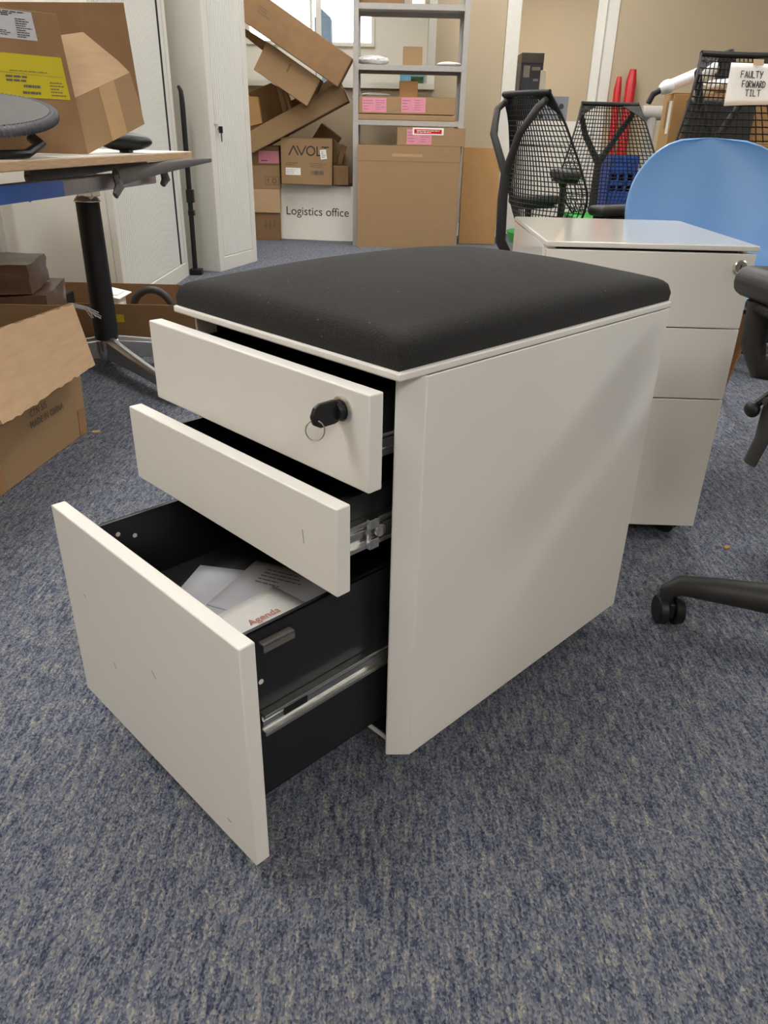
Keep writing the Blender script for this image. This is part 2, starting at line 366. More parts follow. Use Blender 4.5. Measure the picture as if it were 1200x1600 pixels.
bm = B(); bx(bm, -PED_W + .006, -.006, .034, PED_D - .01, zb + .004, zb + .01); obj('base_plate', bm, PAINT, ped)
bm = B()
bx(bm, -.0145, -.012, .05, PED_D - .01, zb + .012, zl - .002); bx(bm, -PED_W + .012, -PED_W + .0145, .05, PED_D - .01, zb + .012, zl - .002)
bx(bm, -PED_W + .012, -.012, PED_D - .012, PED_D - .008, zb + .012, zl - .002); bx(bm, -PED_W + .015, -.015, .026, PED_D - .012, zl - .003, zl - .001)
bx(bm, -PED_W + .015, -.015, .036, PED_D - .012, zb + .0105, zb + .013)
obj('inner_liner', bm, BLACKM, ped, smooth=False)
for x, y in ((-.05, .075), (-.37, .075), (-.05, .51), (-.37, .51)): caster(ped, x, y, rz=.6)
def rounded_pad(x0, x1, y0, y1, z0, hs, crown, rc):
    # seat pad: straight skirt, softly rounded rim, crowned top
    bm = B(); nx, ny = 40, 52
    def top(u, v):
        return crown * (1 - abs(u) ** 3) * (1 - abs(v) ** 3)
    rows = []
    for j in range(ny + 1):
        row = []
        for i in range(nx + 1):
            u = -1 + 2 * i / nx; v = -1 + 2 * j / ny
            ss = lambda t: math.copysign(1 - (1 - abs(t)) ** 1.35, t)
            u, v = ss(u), ss(v)
            x = (x0 + x1) / 2 + u * (x1 - x0) / 2; y = (y0 + y1) / 2 + v * (y1 - y0) / 2
            e = min((1 - abs(u)) * (x1 - x0) / 2, (1 - abs(v)) * (y1 - y0) / 2)
            drop = 0 if e > rc else rc * .75 * (1 - math.sqrt(max(0, 1 - (1 - e / rc) ** 2)))
            # soften plan corners
            row.append(bm.verts.new((x, y, z0 + hs + top(u, v) - drop)))
        rows.append(row)
    for j in range(ny):
        for i in range(nx): bm.faces.new((rows[j][i], rows[j][i + 1], rows[j + 1][i + 1], rows[j + 1][i]))
    loop = [rows[0][i] for i in range(nx)] + [rows[j][nx] for j in range(ny)] + [rows[ny][i] for i in range(nx, 0, -1)] + [rows[j][0] for j in range(ny, 0, -1)]
    bulge = [bm.verts.new((v.co.x + .0015 * (1 if v.co.x > (x0 + x1) / 2 else -1), v.co.y, z0 + hs * .35)) for v in loop]
    low = [bm.verts.new((v.co.x, v.co.y, z0)) for v in loop]; n = len(loop)
    for A, D in ((loop, bulge), (bulge, low)):
        for k in range(n): bm.faces.new((A[k], D[k], D[(k + 1) % n], A[(k + 1) % n]))
    bm.faces.new(low)
    return bm
pad = obj('seat_pad', rounded_pad(-.4165, -.006, .0045, .568, zt, .031, .030, .022), FABRIC, ped, bevel=0)
pad['label'] = 'black fabric seat pad'
bm = B()
for k in range(26):
    box(bm, (-.409 + random.uniform(.03, .38), .01 + random.uniform(.05, .5), zt + .0605), (random.uniform(.001, .004), random.uniform(.0006, .0015), .0004), Matrix.Rotation(random.uniform(0, 3), 4, 'Z'))
bm.free()

Z01, Z12 = .4476, .3423
XR, XL, TH = -.0014, -.4174, .0187
def drawer(d, z0, z1, bz0, bz1, paint=PAINT, parent=None, length=.5):
    dr = bpy.data.objects.new('drawer', None); C.objects.link(dr); dr.parent = parent; dr.location = (0, -d, 0)
    bm = B(); bx(bm, XL, XR, 0, TH, z0, z1); obj('drawer_front', bm, paint, dr, bevel=.0016, seg=3)
    a, b = -.046, -.374; t = .0016
    bm = B()
    bx(bm, a - t, a, TH, length, bz0, bz1); bx(bm, b, b + t, TH, length, bz0, bz1)
    bx(bm, b, a, TH + .0003, TH + t, bz0, bz1); bx(bm, b, a, length - t, length, bz0, bz1); bx(bm, b, a, TH, length, bz0, bz0 + t)
    bx(bm, a - .006, a, TH, length, bz1 - .002, bz1); bx(bm, b, b + .006, TH, length, bz1 - .002, bz1)
    obj('drawer_box', bm, BLACKM, dr, smooth=False)
    return dr
def slide(parent, z, y0, y1, x=-.0455, h=.03, d=.011):
    # channel-section runner fixed to the drawer side
    bm = B()
    prism(bm, [(x, z - h / 2), (x + d, z - h / 2), (x + d, z - h / 2 + .005), (x + .004, z - h / 2 + .005), (x + .004, z - .006), (x + .0065, z - .004), (x + .0065, z + .004), (x + .004, z + .006), (x + .004, z + h / 2 - .004), (x + d, z + h / 2 - .004), (x + d, z + h / 2), (x, z + h / 2)], y0, y1, 'y')
    return obj('drawer_slide', bm, STEEL, parent, bevel=.0004)
D1_ = drawer(.0387, Z01 + .0015, zl - .005, .462, .535, parent=ped)
D2_ = drawer(.082, Z12 + .0015, Z01 - .0015, .352, .424, parent=ped)
D3_ = drawer(.205, zb, Z12 - .0015, .082, .315, parent=ped)
slide(D1_, .479, .045, .45, h=.026); slide(D2_, .378, .036, .45, h=.034); sl3 = slide(D3_, .1945, .047, .47, h=.029)
bm = B(); bx(bm, -.0388, -.0375, .075, .108, .192, .201); obj('slide_latch', bm, BLACKP, sl3, smooth=False)
bm = B(); bx(bm, -.0388, -.0372, .108, .30, .193, .2); obj('slide_ball_cage', bm, ALU, sl3, smooth=False)
# stop bracket of the middle drawer runner
bm = B(); bx(bm, -.034, -.030, .074, .088, .36, .372); bx(bm, -.034, -.030, .074, .088, .385, .397); bx(bm, -.036, -.032, .074, .078, .36, .397)
lathe(bm, [(.008, 0), (.008, .003)], (-.034, .092, .379), 16, Matrix.Rotation(PI / 2, 4, 'Y')); obj('slide_latch', bm, STEEL, D2_, bevel=.0005)
# stamped file-rail clip and bright rivet holes on the big drawer
bm = B(); bx(bm, -.046, -.036, .052, .093, .2975, .300); bx(bm, -.038, -.036, .052, .093, .290, .300); obj('file_rail_clip', bm, FRAMEG, D3_, bevel=.0006)
def rivet(x, y, z, s):
    bm = B(); lathe(bm, [(.0032, 0), (.0032, .0006), (.0015, .001)], (x, y, z), 14, Matrix.Rotation(s * PI / 2, 4, 'Y')); o = obj('rivet', bm, WHITE, D3_); o['label'] = 'small white plug in the black side'
rivet(-.0459, .052, .2475, 1); rivet(-.3723, .062, .293, 1); rivet(-.3723, .085, .283, 1)
# lock, key and ring on the top drawer
bm = B(); lathe(bm, [(.0145, 0), (.0145, .002), (.0125, .0035), (.011, .0035), (.010, .002)], (-.0405, 0, .529), 32, Matrix.Rotation(PI / 2, 4, 'X'))
lk = obj('lock', bm, STEEL, D1_); lk['label'] = 'silver lock ring'
bm = B(); lathe(bm, [(.0095, 0), (.0095, .007), (.008, .009)], (-.0405, -.001, .529), 28, Matrix.Rotation(PI / 2, 4, 'X')); obj('lock_barrel', bm, BLACKP, lk)
bm = B(); kp = []
def oval(cx, cz, a, b, n=24): return [(cx + a * math.cos(2 * PI * k / n), cz + b * math.sin(2 * PI * k / n)) for k in range(n)]
prism(bm, [(-.006, .5185), (-.006, .5395), (-.012, .542), (-.030, .542), (-.037, .5385), (-.041, .530), (-.038, .5215), (-.030, .517), (-.012, .517)], -.043, -.0385, 'x')
ky = obj('key', bm, BLACKP, lk, bevel=.0012); ky['label'] = 'black plastic key head'
bm = B(); bx(bm, -.0437, -.0378, -.026, -.023, .519, .540); obj('key_ridge', bm, BLACKP, ky) if False else bm.free()
bm = B(); tube(bm, [(-.041 + .006 * math.sin(a), -.0355 + .007 * math.sin(a), .5155 + .0105 * math.cos(a)) for a in [2 * PI * k / 28 for k in range(28)]], .0007, 8, True); kr = obj('key_ring', bm, STEEL, lk); kr['label'] = 'thin steel key ring'
# scuffs on the fronts
def scuff(parent, x, z, l, ang, wd=.0006):
    bm = B(); box(bm, (x, -.0001, z), (l, .0003, wd), Matrix.Rotation(ang, 4, 'Y')); o = obj('scuff', bm, INKG, parent, smooth=False)
scuff(D2_, -.055, .395, .016, 1.45); scuff(D3_, -.19, .20, .012, .8); scuff(D3_, -.30, .15, .010, 1.2); scuff(D3_, -.36, .23, .006, .6); scuff(D3_, -.05, .075, .008, .2)

# sheets of paper lying in the open file drawer: on top of a black box file
pM = Matrix.Translation((.0124, .7104, 0)) @ Matrix.Rotation(-.7806, 4, 'Z')
def ped_thing(name, label, cat, x, y, z, rz=0, group=None, tilt=(0, 0)):
    o = thing(name, label, cat, group=group); o.matrix_world = pM @ Matrix.Translation((x, y, z)) @ Matrix.Rotation(rz, 4, 'Z') @ Matrix.Rotation(tilt[0], 4, 'X') @ Matrix.Rotation(tilt[1], 4, 'Y'); return o
bm = B(); bx(bm, -.135, .135, -.17, .17, 0, .147); bf = obj('box_file', bm, BLACKM, None, bevel=.003)
tag(bf, 'black box file inside the open bottom drawer, beneath the papers', 'box file'); bf.matrix_world = pM @ Matrix.Translation((-.21, .06, .085))
def sheet(label, x, y, z, rz, w_, h_, m=PAPER, tilt=(0, 0)):
    bm = B(); nx, ny = 8, 8
    vs = [[bm.verts.new((w_ * (i / nx - .5), h_ * (j / ny - .5), .003 * math.sin(i / nx * 3) * math.sin(j / ny * 2.5))) for i in range(nx + 1)] for j in range(ny + 1)]
    for j in range(ny):
        for i in range(nx): bm.faces.new((vs[j][i], vs[j][i + 1], vs[j + 1][i + 1], vs[j + 1][i]))
    o = obj('paper_sheet', bm, m, None); o.modifiers.new('Solid', 'SOLIDIFY').thickness = .0005
    o.matrix_world = pM @ Matrix.Translation((x, y, z)) @ Matrix.Rotation(rz, 4, 'Z') @ Matrix.Rotation(tilt[0], 4, 'X') @ Matrix.Rotation(tilt[1], 4, 'Y')
    return tag(o, label, 'paper', 'papers in the bottom drawer')
S1 = sheet('blank sheet of paper at the front of the bottom drawer', -.191, -.062, .2338, R(32.7), .21, .148, PAPER_DIM)
S3 = sheet('printed sheet of paper deepest in the bottom drawer', -.166, -.016, .2372, R(23), .18, .12, PAPER_DIM)
S2 = sheet('sheet of paper headed Agenda beside the drawer runner side', -.124, -.096, .2412, R(4), .136, .158, PAPER)
text('lettering', 'Agenda', .0152, INKR, S2, Matrix.Translation((-.016, -.002, .0046)) @ Matrix.Rotation(R(86), 4, 'Z'))
bm = B(); print_lines(bm, Matrix.Translation((0, 0, .0035)), -.06, .005, .0, .045, 5, h=.16, seed=3); obj('lettering', bm, INKG, S3, smooth=False)

# ---------------------------------------------------------------- second pedestal behind
P2W, P2D, P2H = .385, .457, .608
p2 = thing('drawer_pedestal', 'glossy white drawer pedestal with bare top, three closed drawers and round lock', 'drawer pedestal', (.6688, 1.4293, 0), -.0184)
p2b = .036
bm = B(); bx(bm, -P2W, 0, 0, P2D, P2H - .0095, P2H); obj('lid', bm, GLOSS, p2, bevel=.002, seg=3)
for s in (1, -1):
    bm = B(); pts = [(0, P2D - .002), (0, .040), (-.018, .022), (-.0205, .0225), (-.0205, .05), (-.018, .05), (-.018, .027), (-.0025, .042), (-.0025, P2D - .002)]
    prism(bm, [(p[0] - .0015, p[1]) if s > 0 else (-P2W - p[0] + .0015, p[1]) for p in pts], p2b, P2H - .0105); obj('side_panel', bm, GLOSS, p2, bevel=.001)
bm = B(); bx(bm, -P2W + .005, -.005, .04, P2D - .004, p2b + .002, P2H - .0112); obj('carcass', bm, BLACKM, p2)
zs = [P2H - .0125, .4585, .3193, p2b - .0005]
for k in range(3):
    bm = B(); bx(bm, -P2W + .002, -.0035, .0005, .019, zs[k + 1] + .0008, zs[k] - .0012); o = obj('drawer_front', bm, GLOSS, p2, bevel=.0014, seg=3)
    if k == 0:
        bm = B(); lathe(bm, [(.0132, 0), (.0132, .004), (.011, .006), (.0098, .005)], (-.029, .0005, .571), 28, Matrix.Rotation(PI / 2, 4, 'X')); l2 = obj('lock', bm, STEEL, o)
        bm = B(); box(bm, (-.029, -.0048, .571), (.0018, .0012, .010)); obj('keyhole', bm, BLACKM, o)
for x, y in ((-.034, .046), (-.35, .046), (-.034, .4), (-.35, .4)): caster(p2, x, y, r=.0185, h=.038, rz=.9)

# ---------------------------------------------------------------- cartons
def carton(label, x0, x1, y0, y1, z0, z1, m=CARD, rz=0, tape=True, group='cardboard boxes', rot=None, flaps=True, pivot=None, name='cardboard_box', seamx=True):
    cx, cy = (x0 + x1) / 2, (y0 + y1) / 2
    t = thing(name, label, 'box', (cx, cy, z0), rz, group, rot)
    hx, hy, h = (x1 - x0) / 2, (y1 - y0) / 2, z1 - z0
    bm = B(); bx(bm, -hx, hx, -hy, hy, 0, h - .004); obj('box_body', bm, m, t, bevel=.003)
    if flaps:
        for s in (-1, 1):
            bm = B(); bx(bm, -hx, hx, (.002 if s > 0 else -hy), (hy if s > 0 else -.002), h - .004, h); obj('flap', bm, m, t, bevel=.001)
    if tape:
        bm = B(); bx(bm, -hx - .0006, hx + .0006, -.024, .024, h - .002, h + .0008); bx(bm, -hx - .001, -hx + .001, -.024, .024, h * .75, h); bx(bm, hx - .001, hx + .001, -.024, .024, h * .75, h)
        obj('tape', bm, TAPE, t, smooth=False)
    return t
def hx_(t): return t
# shelving unit
sh = thing('shelving_unit', 'grey steel shelving unit holding parcels against back wall', 'shelving', (.11, 6.3, 0))
for sx, sy in ((-1, -1), (1, -1), (-1, 1), (1, 1)):
    bm = B(); x = sx * .40; y = sy * .2
    prism(bm, [(x, y), (x - sx * .038, y), (x - sx * .038, y - sy * .002), (x - sx * .002, y - sy * .002), (x - sx * .002, y - sy * .038), (x, y - sy * .038)], 0, 2.0); obj('upright', bm, SHELFG, sh, smooth=False)
for z in (.835, 1.18, 1.54, 1.94):
    bm = B(); bx(bm, -.395, .395, -.198, .198, z + .025, z + .03)
    for sy in (-1, 1): bx(bm, -.395, .395, sy * .198 - .001, sy * .198 + .001, z - .004, z + .03)
    bx(bm, -.395, -.393, -.198, .198, z, z + .03); bx(bm, .393, .395, -.198, .198, z, z + .03); obj('shelf', bm, SHELFG, sh, smooth=False)
for z in (1.24, .88):
    bm = B(); tube(bm, [(.396, -.198, z - .02), (.392, -.06, z - .14 + .05), (.396, -.198, z - .14)], .004, 6); bm.free()
# things on the shelves
Z3, Z2, Z1 = .866, 1.211, 1.571
carton('flat brown box under the pink-labelled box on the shelving', -.255, .45, 6.1, 6.45, Z3, .905, tape=False, flaps=False)
lb = carton('long shallow box with two pink labels on the shelving', -.252, .445, 6.11, 6.45, .906, 1.016)
def pink(t, x0, x1, z0, z1, y, cx, zb_, seed):
    Mx = FRONT(x0 - cx, y, z0 - zb_); o = patch('label', Mx, 0, 0, x1 - x0, z1 - z0, PINK, t, label='pink paper label')
    bm = B(); print_lines(bm, lift(Mx, .0006), .008, .01, (x1 - x0) * .45, z1 - z0 - .01, 4, h=.18, seed=seed); print_lines(bm, lift(Mx, .0006), (x1 - x0) * .55, .01, x1 - x0 - .008, z1 - z0 - .01, 5, h=.18, seed=seed + 1)
    obj('lettering', bm, INKG, o, smooth=False)
pink(lb, -.224, -.05, .915, 1.006, -.17, .0965, .906, 3); pink(lb, .056, .23, .917, 1.012, -.17, .0965, .906, 7)
carton('small square brown box on top of the pink-labelled long box', .04, .173, 6.2, 6.33, 1.0175, 1.118, CARDO)
carton('small brown cube box on the upper shelf', .06, .195, 6.15, 6.28, Z2, 1.325, CARD)
bm = B(); sphere(bm, (-.155, 6.24, Z2 + .03), (.115, .09, .03), 28, 14)
for v in bm.verts: v.co += Vector((random.uniform(-.006, .006), random.uniform(-.006, .006), random.uniform(-.004, .008))) if v.co.z > Z2 + .006 else Vector((0, 0, 0))
tag(obj('plastic_bag', bm, BAG), 'crumpled white plastic bag lying on left of the upper shelf', 'bag')
bm = B(); sphere(bm, (.39, 6.2, Z2 + .016), (.088, .07, .016), 24, 10); tag(obj('padded_envelope', bm, PAPER), 'white padded packet at the right end of upper shelf', 'packet')
bm = B(); sphere(bm, (-.13, 6.3, 1.0165 + .012), (.11, .07, .013), 24, 10)
for v in bm.verts: v.co.z += random.uniform(-.002, .004) if v.co.z > 1.022 else 0
tag(obj('bubble_wrap', bm, BAG), 'flattened shiny bubble wrap on the pink-labelled long box', 'bubble wrap')
carton('brown box on the top shelf, cut off by the photo edge', -.25, .06, 6.15, 6.45, Z1, 1.75, CARDD)
bm = B(); bx(bm, .11, .2, 6.14, 6.3, Z1, 1.68); tag(obj('white_box', bm, PAPER, bevel=.003), 'small white box standing on the top shelf', 'box')
# big boxes on the floor under and beside the shelving
big = carton('very large plain brown box under the shelving', -.256, .494, 6.03, 6.09, 0, .703, CARD, tape=False, flaps=False)
bm = B(); bx(bm, -.375, .375, -.0312, -.03, .60, .703); obj('flap', bm, CARD, big, bevel=.001)
bm = B(); bx(bm, -.12, .1, -.0318, -.0311, .63, .65); obj('tape', bm, CTAPE, big, smooth=False)
bm = B(); bx(bm, -.375, .375, -.0312, -.0300, .0, .05); obj('flap', bm, CARD, big, bevel=.001)
bm = B(); bx(bm, .372, .3765, .0, .0305, .0, .703); bm.free()
carton('deep plain brown box standing behind the very large box', -.24, .46, 6.115, 6.5, 0, .699, CARDD)
pk = carton('narrow box with pink and red labels on top of the very large box', .035, .525, 6.05, 6.4, .7035, .822, CARD, rot=(0, R(0), R(-1)))
pink(pk, .104, .285, .712, .81, -.1752, .28, .7035, 13)
Mx = FRONT(.145 - .28, -.1762, .775 - .7035); rl = patch('label', Mx, 0, 0, .224, .046, PAPER, pk, label='white label with red band'); patch('red_band', lift(Mx, .0006), .012, .008, .21, .036, RED, rl)
bm = B(); print_lines(bm, lift(Mx, .0013), .03, .012, .2, .032, 2, h=.4, seed=4); obj('lettering', bm, PAPER, rl, smooth=False)
bm = B(); bx(bm, -.145, .145, -.02, .02, 0, .70); f2 = obj('flat_box', bm, CARDO, bevel=.004); tag(f2, 'tall flattened orange-brown carton leaning on wall right of shelving', 'box'); f2.location = (.69, 6.36, 0); f2.rotation_euler = (R(-3), 0, 0)

# sign
sg = thing('sign_board', 'white board sign reading Logistics office leaning under box', 'sign', (-.588, 6.355, .001), 0, rot=(R(-2.2), R(.9), R(-1)))
bm = B(); bx(bm, -.298, .298, -.004, .004, 0, .408); obj('board', bm, WHITE, sg, bevel=.001)
lt = text('lettering', 'Logistics office', .088, INK, sg, FRONT(-.249, -.0046, .185)); 
_w = max(v.co.x for v in lt.data.vertices); lt.scale = (.5 / _w, 1.0, 1)
# AVOLT box and the stacks around it
av = carton('brown box printed AVOLT above the white sign', -.852, -.464, 6.27, 6.6, .415, .737, CARD, rot=(0, R(.8), R(2)))
Mx = FRONT(-.194, -.1656, 0)
bm = B(); xx = .062
for st in ([(0, 0), (.034, .06), (.068, 0)],): stroke(bm, [(xx + p[0], .205 + p[1]) for p in st], .009, Mx)
xx += .062
stroke(bm, [(xx, .265), (xx + .032, .205), (xx + .064, .265)], .009, Mx); xx += .072
stroke(bm, [(xx + .03 + .03 * math.cos(a), .235 + .03 * math.sin(a)) for a in [2 * PI * k / 18 for k in range(19)]], .009, Mx); xx += .078
stroke(bm, [(xx, .265), (xx, .205), (xx + .032, .205)], .009, Mx); xx += .036
stroke(bm, [(xx, .263), (xx + .05, .263)], .009, Mx); stroke(bm, [(xx + .025, .263), (xx + .025, .205)], .009, Mx)
obj('lettering', bm, INK, av, smooth=False)
M2 = Mx @ Matrix.Translation((.302, .178, .0012)) @ Matrix.Rotation(R(8), 4, 'Z'); st_ = patch('sticker', M2, 0, 0, .048, .066, PAPER, av, label='small white sticker over the T')
bm = B(); print_lines(bm, lift(M2, .0007), .01, .01, .038, .056, 4, seed=5); obj('lettering', bm, INKG, st_, smooth=False)
p_ = patch('label', Mx, .035, .065, .148, .115, PAPER, av, label='white paper label'); bm = B(); print_lines(bm, lift(Mx, .0008), .04, .072, .14, .108, 3, h=.2, seed=8); obj('lettering', bm, INKG, p_, smooth=False)
bm = B(); print_lines(bm, Mx, .035, .13, .13, .155, 2, h=.4, seed=9); print_lines(bm, Mx, .22, .12, .34, .155, 3, h=.3, seed=10); obj('small_print', bm, INKG, av, smooth=False)
bm = B()
for k in range(22): box(bm, (0, 0, 0), (1, 1, 1), Mx @ Matrix.Translation((.222 + k * .0047, .085, .0003)) @ Matrix.Diagonal((random.choice((.0016, .0028, .0036)), .028, .0005, 1)))
obj('barcode', bm, INKG, av, smooth=False)
carton('plain brown box hidden behind the white sign', -.84, -.33, 6.39, 6.75, 0, .412, CARDD, tape=False)
s1 = carton('brown box at the foot of the stack beside the sign', -1.20, -.875, 6.3, 6.62, 0, .203, CARDD)
s2 = carton('plain brown box second up in the stack beside the sign', -1.20, -.868, 6.29, 6.62, .204, .376, CARDL)
s3 = carton('brown box with handling icons third up beside the sign', -1.20, -.862, 6.3, 6.62, .377, .544, CARD)
s4 = carton('brown box with pink label topmost in stack beside sign', -1.20, -.86, 6.31, 6.62, .545, .676, CARDD)
pl = patch('label', FRONT(.01, -.1556, .012), 0, 0, .155, .085, PINK, s4, label='pink paper label'); bm = B(); print_lines(bm, FRONT(.03, -.1563, .02), 0, 0, .08, .02, 1, h=.4); obj('lettering', bm, INKG, pl, smooth=False)
bm = B(); Mx = FRONT(.06, -.1604, .03)
stroke(bm, [(0, 0), (.1, 0), (.1, .055), (0, .055), (0, 0)], .003, Mx); stroke(bm, [(.02, .012), (.02, .042), (.012, .03)], .005, Mx); stroke(bm, [(.065 + .015 * math.cos(a), .028 + .015 * math.sin(a)) for a in [k * .6 for k in range(11)]], .006, Mx)
obj('handling_icons', bm, INKG, s3, smooth=False)
bm = B(); Mx = FRONT(.05, -.1604, .10)
for k in range(3): stroke(bm, [(k * .035, 0), (k * .035, .05)], .006, Mx); stroke(bm, [(k * .035 - .01, .01), (k * .035 + .01, .01)], .005, Mx)
obj('handling_icons', bm, INKG, s1, smooth=False)
carton('small brown box wedged between AVOLT box and shelving', -.455, -.333, 6.32, 6.385, .413, .553, CARDD, tape=False, flaps=False)
# broken brown card pieces standing behind it
def board(name, label, cat, pts, y, t, m, group=None):
    bm = B(); prism(bm, pts, y, y + t, 'y'); o = obj(name, bm, m, None, bevel=.0015); return tag(o, label, cat, group)
board('card_sheet', 'dark brown card strip poking up behind small brown box', 'cardboard', [(-.43, .555), (-.395, .555), (-.352, .68), (-.395, .70)], 6.42, .03, CARDD)
board('card_sheet', 'light folded card strip leaning beside the AVOLT box', 'cardboard', [(-.462, .556), (-.435, .556), (-.40, .69), (-.455, .73)], 6.47, .03, CARD)
bm = B(); bx(bm, -.09, .09, -.1, .1, 0, .16); o = obj('black_crate', bm, CARDD, bevel=.004); tag(o, 'dark box standing behind the AVOLT box', 'box'); o.matrix_world = Matrix.Translation((-.58, 6.72, .66)) @ Matrix.Rotation(R(35), 4, 'Y')
# slanted pile
def slanted(label, p0, p1, wdt, y0, y1, m, name='cardboard_box', tape=True, endtape=False):
    # axis p0 -> p1 in the xz plane, width below the axis
    a = Vector((p0[0], 0, p0[1])); b = Vector((p1[0], 0, p1[1])); d = b - a; L = d.length; ang = -math.atan2(d.z, d.x)
    t = thing(name, label, 'box', (a.x, (y0 + y1) / 2, a.z), group='tumbled boxes by the window', rot=(0, ang, 0)); h = (y1 - y0) / 2
    bm = B(); bx(bm, 0, L, -h, h, -wdt, 0); obj('box_body', bm, m, t, bevel=.004)
    if tape:
        bm = B(); bx(bm, -.001, L + .001, -.022, .022, -.001, .0012); obj('tape', bm, TAPE, t, smooth=False)
    return t, L
sl_, L_ = slanted('long brown box sloping down from cabinet towards the shelving', (-1.42, 1.905), (-.292, 1.24), .205, 6.05, 6.24, CARDD)
bm = B(); print_lines(bm, FRONT(.62, -.0956, -.11), 0, 0, .1, .05, 3, h=.3, seed=2); obj('small_print', bm, INKG, sl_, smooth=False)
bm = B(); bx(bm, .16, .30, -.0965, -.0952, -.03, -.002); obj('flap', bm, CARD, sl_, smooth=False)
md, L_ = slanted('plain light brown box wedged beneath the long sloping box', (-.893, 1.334), (-.52, 1.112), .20, 6.12, 6.38, CARD)
bm = B(); bx(bm, .2, .215, -.1306, -.13, -.09, -.03); obj('stain', bm, CARDD, md, smooth=False)
tr = thing('open_tray_box', 'open brown tray box tilted up against the shelving upright', 'box', (-.678, 6.37, .815), group='tumbled boxes by the window', rot=(0, R(-26.5), 0))
bm = B(); bx(bm, -.42, .385, -.13, -.126, 0, .135); obj('side_panel', bm, CARD, tr, bevel=.001)
bm = B(); bx(bm, -.42, .385, .126, .13, 0, .2); obj('side_panel', bm, CARDD, tr, bevel=.001)
bm = B(); bx(bm, .381, .385, -.126, .126, 0, .15); bx(bm, -.42, -.416, -.126, .126, 0, .15); bx(bm, -.42, .385, -.126, .126, -.004, 0); obj('box_body', bm, CARDD, tr, bevel=.001)
bm = B(); panel(bm, [(.385, -.125, .09), (.385, .10, .09), (.42, .1, -.02), (.42, -.125, -.03)], .004); obj('flap', bm, FILM, tr)
board('flat_box', 'dark flattened card wedged behind the long sloping box', 'box', [(-1.10, 1.44), (-.90, 1.336), (-.93, 1.28), (-1.06, 1.37)], 6.22, .02, CARDD, 'tumbled boxes by the window')
board('flat_box', 'small orange card box end standing inside the tilted tray', 'box', [(-1.08, 1.0), (-.992, .998), (-.97, .828), (-1.08, .80)], 6.24, .06, CARDO, 'tumbled boxes by the window')
board('flat_box', 'dark brown opened box behind the tilted tray', 'box', [(-1.1, 1.03), (-.924, 1.10), (-.80, 1.04), (-.74, .90), (-1.0, .80)], 6.46, .03, CARDD, 'tumbled boxes by the window')
board('flat_box', 'pair of thin card edges standing in the tilted tray', 'box', [(-.86, 1.06), (-.83, 1.07), (-.79, .92), (-.82, .90)], 6.3, .05, CARD, 'tumbled boxes by the window')
board('flat_box', 'thin card edge standing beside the wedged box', 'box', [(-.81, 1.03), (-.795, 1.035), (-.755, .93), (-.775, .92)], 6.3, .05, CARD, 'tumbled boxes by the window')

# ---------------------------------------------------------------- tambour cabinets
def cabinet(label, loc, rz, width, depth, h, ribs_from, ribs_to, parts=True):
    # local: front face looks to +x, side face to -y; width along +y, depth along -x
    t = thing('tambour_cabinet', label, 'cabinet', loc, rz, 'tall tambour cabinets')
    bm = B(); bx(bm, -depth, -.03, 0, width, 0, h); bx(bm, -.03, 0, 0, .05, 0, h); bx(bm, -.03, 0, width - .05, width, 0, h); bx(bm, -.03, 0, .05, width - .05, 0, .08); bx(bm, -.03, 0, .05, width - .05, h - .06, h)
    obj('cabinet_body', bm, CABGREY, t, bevel=.002)
    bm = B(); y = ribs_from; p = []
    while y < ribs_to - .001:
        p += [(-.014, y), (-.008, y + .003), (-.008, y + .020), (-.014, y + .023)]; y += .0245
    p += [(-.026, ribs_to), (-.026, ribs_from)]
    prism(bm, p, .085, h - .065); obj('tambour_door', bm, TAMB, t, smooth=False)
    return t
c1 = cabinet('white tall tambour cabinet nearer the desk, behind cardboard tray', (-1.19, 3.445, 0), 0, 1.15, .56, 2.0, .055, 1.09)
bm = B(); bx(bm, -.012, -.002, 1.012, 1.02, .085, 1.935); obj('door_edge', bm, BLACKM, c1, smooth=False)
c2 = cabinet('white tall tambour cabinet with key in lock beside box pile', (-1.034, 4.745, 0), R(-17.8), .49, .48, 2.0, .05, .44)
bm = B(); bx(bm, -.008, -.004, .062, .10, .80, .807); lathe(bm, [(.008, 0), (.008, .006)], (-.006, .10, .785), 16, Matrix.Rotation(PI / 2, 4, 'Y')); lk2 = obj('lock', bm, STEEL, c2)
bm = B(); bx(bm, 0, .024, .098, .102, .76, .795); bx(bm, .012, .016, .096, .104, .715, .765); obj('key', bm, BLACKP, c2, bevel=.001)
# dark steel strut leaning on the second cabinet
t = thing('steel_strut', 'thin black metal strut standing between the two white cabinets', 'strut', (-1.160, 4.63, 0))
bm = B(); tube(bm, [(0, 0, .0), (.006, .0, .46), (.01, .0, .90)], .0145, 8); obj('bar', bm, BLACKP, t)
bm = B(); tube(bm, [(.01, 0, .9), (.008, 0, .96), (-.004, .0, .985)], [.0145, .012, .008], 8); obj('tip', bm, BLACKP, t)
bm = B(); bx(bm, -.012, .03, -.016, .016, .40, .47); bx(bm, -.01, .026, -.016, .016, .33, .36); obj('bracket', bm, BLACKP, t, bevel=.004)
bm = B(); bx(bm, -.03, .04, -.02, .03, 0, .035); obj('foot', bm, BLACKP, t, bevel=.004)
bm = B(); bx(bm, -1.68, -1.625, 3.28, 3.33, 0, .62); tag(obj('metal_post', bm, SHELFG, bevel=.003), 'short grey metal post at left beside white cabinet', 'post')

# ---------------------------------------------------------------- folding desk on the left
ang = math.atan2(.13, 1.15)
desk = thing('folding_desk', 'plywood-edged desk with white top, black column and chrome feet', 'desk', (-1.008, 2.67, 0), -ang)
